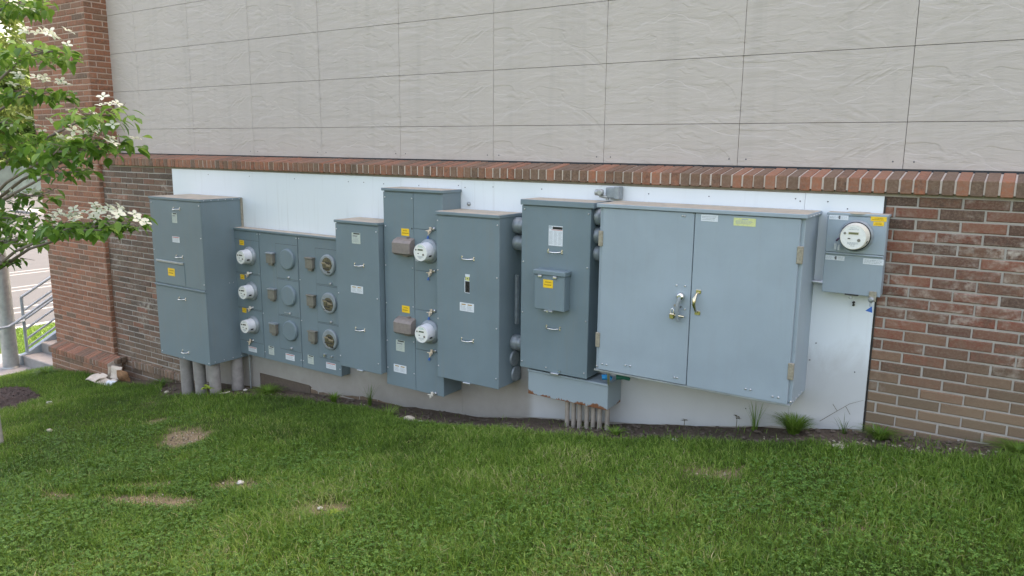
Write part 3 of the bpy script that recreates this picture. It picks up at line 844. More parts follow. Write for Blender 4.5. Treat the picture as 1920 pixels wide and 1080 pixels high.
for k, z in enumerate(rows_z):
    meter(c2, -1.800, z - .006, Y1 - .002, .072, 'a', ring=.098)
    # blank round cover
    part('blank_cover', c2, lambda b: b.lathe((-1.208, Y1 - .002, z + .012), [(.106, 0), (.106, .016), (.102, .024), (.094, .028)], 'steel', 44), 'blank round grey cover')
    # open socket behind a ring
    sk = MB(); cx, cz = -.632, z + .006
    sk.lathe((cx, Y1 - .002, cz), [(.104, 0), (.104, .010), (.099, .020), (.092, .022)], 'conduit', 44)
    sk.lathe((cx, Y1 - .002, cz), [(.0925, .0215), (.088, .017)], 'black', 44, caps='socket_dark')
    so_ = sk.build('open_socket', c2); so_['label'] = 'open round socket with metal contacts showing'
    bb = MB(); rg = random.Random(k); yy = Y1 - .019
    bb.lathe((cx + .004, yy, cz + .010 - .02 * (k > 0)), [(.072, 0), (.066, .006)], 'socket', 20)
    for q in range(4):
        bb.box(cx - .07 + rg.uniform(0, .09), cx + rg.uniform(-.01, .06), yy - .010, yy, cz - .07 + .03 * q + rg.uniform(-.006, .006), cz - .058 + .03 * q, 'socket_dark')
    bb.build('socket_inside', so_)
    bb = MB(); bb.box(cx - .062, cx - .010, yy - .016, yy, cz + .012, cz + .026, 'copper', .002); bb.box(cx + .0, cx + .062, yy - .016, yy, cz - .010, cz + .004, 'copper', .002)
    bb.tube([(cx - .02, yy - .012, cz + .018), (cx + .06, yy - .014, cz - .004)], .004, 'copper', 6); bb.tube([(cx - .07, yy - .006, cz - .03), (cx - .03, yy - .01, cz - .072), (cx + .02, yy - .006, cz - .078)], .003, 'galv', 6)
    bb.build('contact', so_)
    for bx in (-1.455, -.870):
        zz = z + .004
        br = part('breaker_cover', c2, lambda b: (b.box(bx - .050, bx + .050, Y1 - .040, Y1 - .0002, zz - .052, zz + .045, 'breaker', .004), b.box(bx - .024, bx + .030, Y1 - .032, Y1 - .0002, zz - .075, zz - .0525, 'breaker', .003)))
        part('flap', br, lambda b: b.box(bx - .056, bx + .056, Y1 - .046, Y1 - .0002, zz + .0455, zz + .060, 'conduit' if bx < -1 else 'breaker', .003))
for q, (x, z) in enumerate(((-1.203, -1.487), (-1.209, -1.858), (-1.209, -2.226), (-.602, -1.487), (-.612, -1.868), (-.622, -2.219))):
    part('latch', c2, lambda b: (b.lathe((x, Y1 - .002, z), [(.012, 0), (.011, .010), (.007, .014)], 'zinc', 12), b.box(x - .03 if q % 3 != 1 or q > 2 else x - .09, x + .012, Y1 - .008, Y1 - .002, z - .006, z + .004, 'conduit')))
for q, (x, z) in enumerate(((-1.838, -1.504), (-1.836, -1.873))):
    padlock_tie(c2, x + .01, z, Y1 - .002, 'tan', None, .045, q)
    sticker(c2, (-1.928, -1.945, -1.944)[q + 1], (-1.189, -1.556, -1.919)[q + 1], .066, .05, Y1 - .0035, 'yel')
    part('seal_clip', c2, lambda b: b.box(x + .01, x + .034, Y1 - .036, Y1 - .012, z - .012, z + .014, 'tie_white', .004))
sticker(c2, -1.924, -1.189, .072, .052, Y1 - .0035, 'yel')
padlock_tie(c2, -1.85, -2.235, Y1 - .002, 'tan', None, .055, 5)
for x, z, w, h, k in ((-2.12, -2.238, .080, .085, 'lab'), (-1.843, -2.336, .135, .055, 'dan'), (-1.535, -2.30, .085, .092, 'lab'), (-1.245, -2.325, .135, .064, 'dan'), (-.934, -2.30, .085, .090, 'lab'), (-.644, -2.318, .135, .062, 'dan')):
    sticker(c2, x, z, w, h, Y1 - .0008, k)
part('silver_tag', c2, lambda b: b.box(-.732, -.702, Y1 - .018, Y1, -2.234, -2.204, 'zinc', .002))
screws(c2, [(-1.672, -1.082), (-1.629, -1.081), (-1.077, -1.082), (-1.04, -1.081), (-2.213, -1.082), (-2.220, -1.914), (-2.222, -2.328), (-1.636, -1.912), (-1.636, -2.330), (-1.045, -1.494), (-1.045, -1.91), (-1.078, -2.33), (-1.045, -2.33), (-2.215, -1.50), (-1.668, -1.50), (-.52, -2.33)], Y1, .006)

# 3 narrow plain cabinet
X0, X1, Y1, Z0, Z1 = -.312, .219, -.554, -2.206, -.835
c3 = thing('electrical_cabinet', 'narrow grey cabinet with two chrome handles right of the low wide meter cabinet', 'cabinet', ((X0 + X1) / 2, -.4, Z0), GC)
part('body', c3, lambda b: b.box(X0 + .006, X1 - .002, Y1 + .010, YB, Z0 + .003, Z1 - .02, 'steel', .003))
part('lid', c3, lambda b: lid_box(b, X0 - .004, X1 + .006, Y1 - .012, Z1, 'steel', .024))
part('cover', c3, lambda b: b.box(X0 + .003, X1 + .001, Y1, Y1 + .010, Z0, Z1 - .034, 'steel', .003))
for x, z in ((-.018, -1.228), (-.028, -1.822)): handle(c3, x, z, Y1 - .001)
sticker(c3, -.048, -.988, .105, .098, Y1 - .0008, 'lab'); sticker(c3, -.055, -1.454, .150, .066, Y1 - .0008, 'two')
screws(c3, [(.196, -.915), (.193, -1.512), (.188, -2.108), (-.293, -.918), (-.293, -1.512), (-.293, -2.109)], Y1)
part('bottom_catch', c3, lambda b: b.box(-.075, .0, Y1 - .014, Y1 + .02, Z0 - .012, Z0 + .002, 'zinc', .003))

# 4 two-door meter tower
X0, X1, Y1, Z0, Z1 = .227, .890, -.490, -2.304, -.532
c4 = thing('meter_cabinet', 'tall grey cabinet with a long seam, two white meters and two brown boxes', 'meter cabinet', ((X0 + X1) / 2, -.37, Z0), GC)
part('body', c4, lambda b: b.box(X0 + .004, X1 - .004, Y1 + .010, YB, Z0 + .003, Z1 - .02, 'steel', .003))
part('lid', c4, lambda b: lid_box(b, X0 - .010, X1 + .006, Y1 - .014, Z1, 'steel', .024))
part('left_door', c4, lambda b: b.box(X0 + .001, .5705, Y1, Y1 + .010, Z0, Z1 - .034, 'steel', .0025))
zz_ = [Z1 - .034, -.866, -1.222, -1.566, -1.920, Z0]
for a, c in zip(zz_[:-1], zz_[1:]):
    part('right_panel', c4, lambda b: b.box(.5745, X1 - .001, Y1, Y1 + .010, c + (.0015 if c > Z0 else 0), a - .0015, 'steel', .002))
for z in (-1.045, -1.745):
    meter(c4, .744, z, Y1, .076, 'b', ring=.104)
    def hood(b, x=.482, zc=z + .022):
        w, h, dp = .200, .150, .078
        pr = [(0, h / 2), (-dp * .72, h / 2 - .018), (-dp, h / 2 - .042), (-dp, -h / 2 + .020), (-dp * .62, -h / 2), (0, -h / 2)]
        vs = []
        for xi, ins in ((-w / 2, .0), (-w / 2 + .010, .008), (w / 2 - .018, .008), (w / 2, .0)):
            for (yy, z_) in pr: vs.append((x + xi, Y1 + (yy + (.010 if (ins == 0 and yy < -.01) else 0)), zc + z_ * (.94 if ins == 0 else 1)))
        fs = [(s_ * 6 + k, s_ * 6 + k + 1, (s_ + 1) * 6 + k + 1, (s_ + 1) * 6 + k) for s_ in range(3) for k in range(5)] + [tuple(range(6)), tuple(range(18, 24))]
        b.add(vs, fs, 'hood')
    hd = part('meter_hood', c4, hood); hd['label'] = 'brown plastic box beside the meter'
    part('hood_lug', hd, lambda b: (b.box(.50, .53, Y1 - .02, Y1, z + .097, z + .108, 'hood', .002), b.box(.47, .53, Y1 - .035, Y1, z - .066, z - .0525, 'hood', .004)))
for k, z in enumerate((-.856, -1.212, -1.556, -1.910, -2.290)):
    padlock_tie(c4, .772, z, Y1 - .001, 'white' if k == 4 else 'tan', 'blue' if k < 4 else None, (.052, .050, .050, .055, .045)[k], k)
sticker(c4, .478, -.903, .088, .062, Y1 - .0008, 'yel'); sticker(c4, .470, -1.581, .088, .062, Y1 - .0008, 'yel'); sticker(c4, .398, -1.922, .100, .100, Y1 - .0008, 'lab'); sticker(c4, .390, -2.136, .150, .072, Y1 - .0008, 'two')
screws(c4, [(.25, -.611), (.555, -.611), (.25, -.864), (.242, -1.21), (.555, -1.207), (.242, -1.55), (.555, -1.549), (.242, -1.895), (.555, -1.864), (.242, -2.146), (.555, -2.152)], Y1)
part('door_screw_top', c4, lambda b: b.lathe((.553, Y1, -.868), [(.008, 0), (.006, .003)], 'steel_dark', 10))

# 5 plain cabinet with the black strip label
X0, X1, Y1, Z0, Z1 = .884, 1.516, -.568, -2.099, -.695
c5 = thing('electrical_cabinet', 'grey cabinet with a tall black strip label between its two chrome handles', 'cabinet', ((X0 + X1) / 2, -.4, Z0), GC)
part('body', c5, lambda b: b.box(X0 + .006, X1 - .003, Y1 + .010, YB, Z0 + .003, Z1 - .02, 'steel', .003))
part('lid', c5, lambda b: lid_box(b, X0 - .006, X1 + .004, Y1 - .012, Z1, 'steel', .026))
part('cover', c5, lambda b: b.box(X0 + .002, X1 - .001, Y1, Y1 + .010, Z0, Z1 - .036, 'steel', .003))
for x, z in ((1.210, -1.058), (1.203, -1.735)): handle(c5, x, z, Y1 - .001, .112)
sticker(c5, 1.205, -1.262, .045, .150, Y1 - .0008, 'id'); sticker(c5, 1.198, -1.460, .143, .070, Y1 - .0008, 'two')
screws(c5, [(.900, -.771), (.898, -1.182), (.896, -1.592), (.896, -2.001), (1.496, -.773), (1.494, -1.189), (1.492, -1.598), (1.490, -2.011)], Y1)
part('bottom_catch', c5, lambda b: b.box(1.16, 1.235, Y1 - .012, Y1 + .03, Z0 - .012, Z0 + .002, 'zinc', .003))
part('side_strip', c5, lambda b: b.box(X1 - .002, X1 + .022, -.345, -.310, -1.60, -1.19, 'conduit', .004))
for z, y in ((-1.885, -.345), (-2.022, -.322)):
    part('knockout_disc', c5, lambda b: b.lathe((X1 - .003, y, z), [(.064, 0), (.064, .012), (.058, .016)], 'conduit', 32, axis='x'))
NG = 'pipe couplings joining neighbouring cabinets'
def coupling(x0, x1, y, z, rr, lab):
    b = MB()
    b.lathe((x0, y, z), [(rr, 0), (rr, (x1 - x0) * .34), (rr * .86, (x1 - x0) * .36), (rr * .86, (x1 - x0) * .66), (rr, (x1 - x0) * .68), (rr, x1 - x0)], 'conduit', 32, axis='x')
    o = b.build('pipe_coupling', None, loc=(x0, y, z)); tag(o, lab, 'pipe coupling', NG)
coupling(1.516, 1.676, -.330, -.790, .064, 'topmost round grey pipe coupling in the gap left of the cabinet with the small box')
coupling(1.516, 1.676, -.330, -.928, .060, 'second round grey pipe coupling from the top, left of the cabinet with the small box')
coupling(1.516, 1.676, -.345, -1.748, .064, 'lowest round grey pipe coupling in the gap left of the cabinet with the small box')

# 6 cabinet with the small hinged box
X0, X1, Y1, Z0, Z1 = 1.675, 2.274, -.499, -1.893, -.565
c6 = thing('electrical_cabinet', 'grey cabinet with a small hinged box on its front, above the rusty trough', 'cabinet', ((X0 + X1) / 2, -.37, Z0), GC)
part('body', c6, lambda b: b.box(X0 + .003, X1 - .002, Y1 + .010, YB, Z0 + .003, Z1 - .03, 'steel', .003))
part('lid', c6, lambda b: lid_box(b, X0 - .004, X1 + .030, Y1 - .016, Z1, 'steel', .042))
part('cover', c6, lambda b: b.box(X0, X1, Y1, Y1 + .010, Z0, Z1 - .048, 'steel', .003))
handle(c6, 1.978, -.946, Y1 - .001, .112); handle(c6, 1.974, -1.535, Y1 - .001, .112)
sticker(c6, 1.980, -.828, .122, .150, Y1 - .0008, 'tbl')
bx = part('small_box', c6, lambda b: b.box(1.852, 2.112, Y1 - .085, Y1, -1.382, -1.118, 'steel', .004)); bx['label'] = 'small hinged grey box with a yellow sticker'
part('box_lid', bx, lambda b: b.box(1.842, 2.122, Y1 - .096, Y1, -1.1175, -1.080, 'steel', .006))
for x in (1.905, 2.035): part('clip', bx, lambda b: b.box(x - .016, x + .016, Y1 - .102, Y1 - .085, -1.136, -1.119, 'zinc', .003))
part('clasp', bx, lambda b: (b.box(1.945, 2.015, Y1 - .100, Y1 - .06, -1.394, -1.3825, 'galv', .003), b.lathe((1.98, Y1 - .100, -1.388), [(.010, 0), (.008, .008)], 'zinc', 10)))
sticker(bx, 1.972, -1.181, .085, .062, Y1 - .0858, 'yel')
screws(c6, [(1.700, -.640), (2.254, -.648), (1.694, -1.046), (2.254, -1.045), (1.692, -1.447), (2.254, -1.448), (1.692, -1.844), (2.250, -1.850), (1.915, -1.861)], Y1)
part('bottom_catch', c6, lambda b: (b.box(1.965, 2.035, Y1 - .020, Y1 + .02, Z0 - .012, Z0 + .004, 'zinc', .003), b.lathe((2.04, Y1 - .004, Z0 + .022), [(.008, 0), (.006, .006)], 'zinc', 10)))
coupling(2.275, 2.394, -.400, -.672, .062, 'topmost round grey pipe coupling in the gap left of the big two-door cabinet')
coupling(2.275, 2.394, -.400, -.810, .060, 'middle round grey pipe coupling in the gap left of the big two-door cabinet')
coupling(2.275, 2.394, -.400, -.945, .056, 'lowest round grey pipe coupling in the gap left of the big two-door cabinet')

# 7 big two-door cabinet
X0, X1, Y1, Z0, Z1 = 2.392, 3.789, -.595, -1.769, -.559
c7 = thing('electrical_cabinet', 'biggest light grey cabinet with two wide doors, a padlocked handle and a brass pull', 'cabinet', ((X0 + X1) / 2, -.42, Z0), GC)
def c7b(b):
    b.box(X0 + .004, X1 - .004, Y1 + .004, YB, Z0 + .003, Z1 - .02, 'steel_light', .004)
part('body', c7, c7b)
part('lid', c7, lambda b: lid_box(b, X0 - .012, X1 + .012, Y1 - .028, Z1, 'steel_light', .026))
LD = part('left_door', c7, lambda b: b.box(2.424, 3.0915, Y1 - .016, Y1 + .0035, Z0 + .010, Z1 - .030, 'steel_light', .003))
RD = part('right_door', c7, lambda b: b.box(3.0965, 3.762, Y1 - .016, Y1 + .0035, Z0 + .006, Z1 - .030, 'steel_light', .003))
part('door_gap', c7, lambda b: b.box(3.090, 3.098, Y1 - .006, Y1 + .0033, Z0 + .012, Z1 - .03, 'steel_dark'))
part('bottom_flange', c7, lambda b: b.box(X0 - .004, 3.78, Y1 - .014, Y1 + .02, Z0 - .008, Z0 + .006, 'galv', .002))
YD = Y1 - .016
for z in (-.800, -1.536):
    part('hinge', LD, lambda b: b.box(2.398, 2.432, YD - .008, YD + .012, z - .058, z + .050, 'hinge', .003))
    part('hinge', RD, lambda b: b.box(3.752, 3.788, YD - .008, YD + .012, z - .062, z + .046, 'hinge', .003))
sticker(RD, 3.193, -.616, .112, .042, YD - .0008, 'note'); sticker(RD, 3.421, -.628, .140, .050, YD - .0008, 'pale')
part('rotary_handle', LD, lambda b: (b.lathe((3.028, YD, -1.150), [(.030, 0), (.030, .012), (.024, .030), (.014, .036)], 'chrome', 24),
     b.tube([(3.030, YD - .030, -1.150), (3.022, YD - .042, -1.20), (3.018, YD - .040, -1.26), (3.026, YD - .030, -1.318)], [.013, .014, .013, .010], 'conduit', 10)))
part('padlock', LD, lambda b: (b.box(2.972, 3.006, YD - .062, YD - .034, -1.300, -1.262, 'brass', .005), b.tube([(2.980, YD - .048, -1.262), (2.980, YD - .048, -1.238), (2.989, YD - .048, -1.228), (2.998, YD - .048, -1.238), (2.998, YD - .048, -1.262)], .0035, 'chrome', 6),
     b.tube([(2.99, YD - .04, -1.275), (3.066, YD - .032, -1.280)], .008, 'brass', 8)))
part('stud', LD, lambda b: (b.lathe((2.990, YD, -1.215), [(.010, 0), (.008, .014)], 'hinge', 10), b.lathe((3.03, YD, -1.222), [(.008, 0), (.006, .008)], 'zinc', 10)))
part('brass_pull', RD, lambda b: (b.tube([(3.146, YD - .002, -1.112), (3.140, YD - .022, -1.120), (3.134, YD - .040, -1.150), (3.134, YD - .042, -1.190), (3.140, YD - .024, -1.232), (3.146, YD - .002, -1.240)], [.007, .007, .013, .011, .007, .007], 'brass', 10),
     b.box(3.130, 3.164, YD - .004, YD, -1.118, -1.092, 'brass', .002), b.box(3.128, 3.166, YD - .005, YD, -1.262, -1.234, 'brass', .002)))
screws(LD, [(3.010, -.611), (3.026, -.612), (2.993, -1.078), (3.052, -1.077), (3.058, -1.235), (2.457, -1.714), (2.491, -1.716), (2.641, -1.694), (2.677, -1.694), (3.008, -1.718), (3.028, -1.718)], YD, .007)
screws(RD, [(3.496, -1.708), (3.528, -1.708), (3.670, -1.726), (3.706, -1.726)], YD, .007)
screws(c7, [(3.778, -1.745), (2.408, -1.742)], Y1 - .002, .009)
side_rivets(c7, X1 - .004, [(-.56 + k * .075, Z0 + .02) for k in range(4)]); side_rivets(c7, X1 + .012, [(-.54 + k * .075, Z1 - .016) for k in range(4)])
# cable connectors under it
o = MB().tube([(2.455, -.50, -1.775), (2.455, -.50, -1.83), (2.455, -.49, -1.90)], .011, 'zinc', 10).build('cable_gland', None, loc=(2.455, -.5, -1.78)); tag(o, 'small threaded metal fitting hanging under the left end of the big two-door cabinet', 'fitting')
o = MB().tube([(2.382, -.46, -1.868), (2.42, -.44, -1.862), (2.45, -.43, -1.875)], [.020, .022, .014], 'blue_bright', 10).build('wire_connector', None, loc=(2.39, -.46, -1.885)); tag(o, 'bright blue connector lying on top of the rusty trough', 'connector')
o = MB().tube([(2.47, -.40, -1.868), (2.52, -.37, -1.862), (2.56, -.35, -1.88)], [.018, .020, .012], 'green_plastic', 10).build('wire_connector', None, loc=(2.5, -.38, -1.885)); tag(o, 'dark green connector at the right end of the rusty trough', 'connector')
# conduit body with a photocell-like fitting on top
jb = thing('junction_box', 'little grey box with round fittings on the board above the big two-door cabinet', 'box', (2.33, -.28, -.556))
part('box', jb, lambda b: b.box(2.290, 2.384, -.315, YB, -.540, -.462, 'conduit', .005))
part('cover_plate', jb, lambda b: b.box(2.360, 2.400, -.322, YB - .01, -.545, -.456, 'conduit', .003))
part('round_fitting', jb, lambda b: (b.tube([(2.225, -.345, -.500), (2.262, -.345, -.500), (2.285, -.335, -.500)], [.022, .024, .020], 'galv', 16), b.lathe((2.273, -.350, -.498), [(.024, 0), (.022, .030), (.016, .032)], 'galv', 18), b.tube([(2.25, -.33, -.525), (2.30, -.31, -.535)], .010, 'galv', 8)))
part('nipple', jb, lambda b: b.tube([(2.300, -.300, -.555), (2.300, -.300, -.530)], .012, 'galv', 12))

# 8 meter box at the right end
X0, X1, Y1, Z0, Z1 = 3.856, 4.201, -.337, -1.064, -.558
c8 = thing('meter_box', 'small light grey meter box with one cream meter at the right end', 'meter box', ((X0 + X1) / 2, -.29, Z0), GC)
part('body', c8, lambda b: b.box(X0 + .004, X1 - .004, Y1 + .004, YB, Z0 + .003, Z1 - .012, 'steel_light', .006))
part('lid', c8, lambda b: (lid_box(b, X0 - .004, X1 + .004, Y1 - .008, Z1, 'steel_light', .016), b.lathe((4.03, -.29, Z1 - .002), [(.07, 0), (.066, .006)], 'lid_top', 24, axis='z')))
part('upper_cover', c8, lambda b: b.box(X0 + .002, X1 - .002, Y1 - .006, Y1 + .004, -.806, Z1 - .020, 'steel_light', .004))
part('lower_cover', c8, lambda b: b.box(X0 + .002, X1 - .002, Y1, Y1 + .004, Z0, -.819, 'steel_light', .003))
part('cover_lip', c8, lambda b: b.box(X0 + .006, X1 - .006, Y1 - .012, Y1, -.8185, -.808, 'steel_light', .003))
meter(c8, 4.034, -.694, Y1 - .006, .078, 'c', ring=.098, ln=.11)
part('dark_gasket', c8, lambda b: b.lathe((4.034, Y1 - .036, -.694), [(.088, 0), (.088, .003), (.083, .004)], 'black', 40))
sticker(c8, 3.923, -.588, .112, .028, Y1 - .0068, 'strip'); sticker(c8, 3.920, -.843, .112, .028, Y1 - .0008, 'strip'); sticker(c8, 4.150, -.585, .088, .028, Y1 - .0068, 'yel'); sticker(c8, 4.152, -.614, .060, .024, Y1 - .0068, 'yel'); sticker(c8, 4.142, -.848, .116, .036, Y1 - .0008, 'note')
part('bottom_latch', c8, lambda b: (b.box(3.995, 4.075, Y1 - .004, Y1 + .03, Z0 - .006, Z0 + .002, 'black', .002), b.lathe((4.032, Y1 - .002, Z0 - .020), [(.012, 0), (.010, .010)], 'galv', 12)))
part('hasp', c8, lambda b: (b.box(4.135, 4.178, Y1 - .010, Y1 - .001, Z0 - .030, Z0 + .034, 'hinge', .003), b.lathe((4.152, Y1 - .010, Z0 - .018), [(.018, 0), (.017, .012), (.008, .016)], 'galv', 16)))
part('blue_seal', c8, lambda b: (b.tube([(4.152, Y1 - .014, Z0 - .03), (4.150, Y1 - .012, Z0 - .062)], .006, 'clear', 6), b.add([(4.125, Y1 - .016, Z0 - .090), (4.165, Y1 - .016, Z0 - .098), (4.160, Y1 - .016, Z0 - .058), (4.125, Y1 - .010, Z0 - .090), (4.165, Y1 - .010, Z0 - .098), (4.160, Y1 - .010, Z0 - .058)], [(0, 1, 2), (3, 5, 4), (0, 3, 4, 1), (1, 4, 5, 2), (2, 5, 3, 0)], 'blue')))
o = MB().tube([(X0 - .072, -.275, -1.016), (X0 - .05, -.275, -1.016), (X0 + .01, -.275, -1.016)], .014, 'zinc', 14).lathe((X0 - .012, -.275, -1.016), [(.019, -.004), (.019, .012)], 'zinc', 6, axis='x', smooth=False).build('conduit_nipple', None, loc=(X0 - .03, -.275, -1.03)); tag(o, 'short shiny conduit joining the big two-door cabinet to the small meter box', 'conduit')

# 9 wireway trough and its seven pipes
X0, X1, Y1, Z0, Z1 = 1.733, 2.439, -.467, -2.115, -1.910
c9 = thing('wire_trough', 'long grey trough with rusty bottom edges on a row of seven thin pipes', 'trough', ((X0 + X1) / 2, -.35, Z0), GC)
part('body', c9, lambda b: b.box(X0 + .004, X1 - .002, Y1 + .006, YB, Z0 + .003, Z1 - .002, 'wireway', .003))
part('front_cover', c9, lambda b: b.box(X0, X1, Y1, Y1 + .006, Z0, Z1 - .014, 'wireway', .002))
part('top_lip', c9, lambda b: b.box(X0 - .004, X1 + .004, Y1 - .010, Y1 + .02, Z1 - .016, Z1, 'wireway', .003))
for k, x in enumerate((2.050, 2.106, 2.164, 2.222, 2.280, 2.338, 2.398)):
    zb = gz(x, -.38) - .1; w = ('leftmost', 'second from the left', 'third from the left', 'middle', 'third from the right', 'second from the right', 'rightmost')[k]
    y = -.385 + .006 * math.sin(k * 2.3)
    o = MB().tube([(x, y, zb), (x, y, Z0 + .003)], .0185, 'pvc_tan', 16, cap=False).build('thin_pipe', None, loc=(x, y, zb))
    tag(o, 'thin tan pipe under the rusty trough, %s of the seven' % w, 'pipe', 'thin pipes under the rusty trough')
#@@PART2
# ------------------------------------------------------------------ ground sheet
# bare patches in the lawn: x, y, rx, ry, rotation, strength
PATCH = [(-.85, -1.84, .26, .13, -.6, 1), (-1.05, -1.72, .20, .08, -.5, .9), (-1.80, -1.52, .14, .05, -.5, .7), (.20, -2.84, .42, .06, .25, .9), (.60, -2.42, .12, .06, .3, .9), (.74, -2.40, .08, .04, .3, .9),
         (-.50, -3.02, .16, .06, .2, .8), (.0, -2.62, .16, .045, .3, .8), (-.20, -2.72, .10, .04, .3, .7), (1.60, -2.50, .15, .07, .3, .85), (3.50, -1.22, .16, .07, .2, .65), (1.95, -2.75, .12, .05, .2, .4), (-.35, -2.20, .12, .05, -.3, .5),
         (-2.75, -1.0, .3, .06, -.5, .25), (4.35, -1.75, .14, .06, .2, .3), (2.6, -1.9, .14, .05, 0, .3)]
MULCH = (-5.25, -1.66, .92, .52)
def strip_edge(x):
    """distance of the lawn edge from the wall (bare soil under the cabinets)"""
    e = -.07 + float(np.interp(x, [-6.3, -4.8, -3.4, -2.9, -1.9, -1.0, -.2, .4, 1.2, 2.2, 3.0, 3.6, 4.2, 4.8, 5.5], [-.55, -.50, -.42, -.78, -.55, -.42, -.46, -.56, -.66, -.72, -.56, -.52, -.50, -.48, -.36]))
    return e + .09 * noise.noise(Vector((x * 2.3, 1, 0))) + .05 * noise.noise(Vector((x * 9, 4, 0)))
def bare_at(x, y):
    b = 0.0
    if x > -6.4:
        e = strip_edge(x); b = min(1, max(0, (y - e) / .10 + .5))
        if -.33 < y and -3.4 < x < 4.2: b = 1.0
        if 4.3 < x < 4.75: b *= .85
        if x < -4.8: b = 0
    for (px_, py_, rx_, ry_, a_, s_) in PATCH:
        dx, dy = x - px_, y - py_; ry_ = ry_ * 1.7; rx_ = rx_ * 1.2
        if abs(dx) < .7 and abs(dy) < .7:
            ca, sa = math.cos(a_), math.sin(a_)
            q = math.hypot((dx * ca + dy * sa) / rx_, (-dx * sa + dy * ca) / ry_)
            q += .75 * noise.noise(Vector((x * 7, y * 7, 1))) + .55 * noise.noise(Vector((x * 19, y * 19, 3)))
            b = max(b, s_ * min(1, max(0, (1.25 - q) * 1.6)))
    return b
def mulch_at(x, y):
    q = math.hypot((x - MULCH[0]) / MULCH[2], (y - MULCH[1]) / MULCH[3]) + .22 * noise.noise(Vector((x * 3, y * 3, 5)))
    return q < 1
def ground_z(x, y):
    z = gz(x, y)
    z += .018 * noise.noise(Vector((x * 1.3, y * 1.3, 0))) if -7.2 < x < 9 else 0
    return z
XS = sorted(set([round(v, 3) for v in list(np.arange(-7.7, 7.01, .06)) + list(np.arange(-12, -7.7, .25)) + list(np.arange(7.25, 12, .5)) + [-10.99, -11.01, -400, -150, -80, -40, -25, -16, 16, 30, 80, 200, 400]]))
YS = sorted(set([round(v, 3) for v in list(np.arange(-4.6, .05, .05)) + list(np.arange(-8, -4.6, .4)) + [.3, 1, 3, 8, 20, 60, 150, 400, -12, -20, -60, -150, -400]]))
V = []; BA = []; ST = []
for y in YS:
    for x in XS:
        near = -7.7 < x < 7 and -4.6 < y < .1
        b = bare_at(x, y) if near else 0.0
        z = ground_z(x, y)
        if near:
            z -= .014 * b - .012 * b * noise.noise(Vector((x * 7, y * 7, 2))) - .006 * noise.noise(Vector((x * 14, y * 14, 2)))
            if y > -.30: z -= .0
        V.append((x, y, z)); BA.append(b); ST.append(1.0 if y < -1.0 else 0.0)
nx = len(XS)
F = [(j * nx + i, j * nx + i + 1, (j + 1) * nx + i + 1, (j + 1) * nx + i) for j in range(len(YS) - 1) for i in range(nx - 1)]
me = bpy.data.meshes.new('ground'); me.from_pydata(V, [], F); me.materials.append(M['ground'])
for an, dt in (('bare', BA), ('straw', ST)):
    at = me.attributes.new(an, 'FLOAT', 'POINT'); at.data.foreach_set('value', dt)
me.polygons.foreach_set('use_smooth', [True] * len(F)); me.update()
gr = bpy.data.objects.new('ground', me); COL.objects.link(gr); struct(gr); gr['label'] = 'sloping lawn soil'

# ------------------------------------------------------------------ blades of grass, one mesh for what nobody could count
def flat_mesh(name, mat, V, faces4, faces3, tone):
    """V (n,3) array; quads and tris index arrays; tone per vertex"""
    me = bpy.data.meshes.new(name)
    nv = len(V); n4 = len(faces4); n3 = len(faces3)
    me.vertices.add(nv); me.vertices.foreach_set('co', V.astype(np.float32).ravel())
    loops = np.concatenate([faces4.ravel(), faces3.ravel()]).astype(np.int32)
    me.loops.add(len(loops)); me.loops.foreach_set('vertex_index', loops)
    st = np.concatenate([np.arange(n4) * 4, n4 * 4 + np.arange(n3) * 3]).astype(np.int32)
    me.polygons.add(n4 + n3); me.polygons.foreach_set('loop_start', st)
    try: me.polygons.foreach_set('loop_total', np.concatenate([np.full(n4, 4), np.full(n3, 3)]).astype(np.int32))
    except Exception: pass
    me.update(calc_edges=True); me.validate()
    at = me.attributes.new('tone', 'FLOAT', 'POINT'); at.data.foreach_set('value', tone.astype(np.float32))
    me.materials.append(M[mat])
    return me
GX = np.array(XS); GY = np.array(YS); ZG = np.array([v[2] for v in V]).reshape(len(YS), nx); BG = np.array(BA).reshape(len(YS), nx)
def bil(A, x, y):
    i = np.clip(np.searchsorted(GX, x) - 1, 0, nx - 2); j = np.clip(np.searchsorted(GY, y) - 1, 0, len(YS) - 2)
    fx = (x - GX[i]) / (GX[i + 1] - GX[i]); fy = (y - GY[j]) / (GY[j + 1] - GY[j])
    return (A[j, i] * (1 - fx) + A[j, i + 1] * fx) * (1 - fy) + (A[j + 1, i] * (1 - fx) + A[j + 1, i + 1] * fx) * fy
def vnoise(x, y, s, seed):
    """cheap smooth value noise on arrays"""
    g = np.random.default_rng(seed).random((64, 64)); x = x * s + 31.7; y = y * s + 17.3
    i = np.floor(x).astype(int); j = np.floor(y).astype(int); fx = x - i; fy = y - j
    fx = fx * fx * (3 - 2 * fx); fy = fy * fy * (3 - 2 * fy)
    a = g[i % 64, j % 64]; b = g[(i + 1) % 64, j % 64]; c = g[i % 64, (j + 1) % 64]; d_ = g[(i + 1) % 64, (j + 1) % 64]
    return (a * (1 - fx) + b * fx) * (1 - fy) + (c * (1 - fx) + d_ * fx) * fy
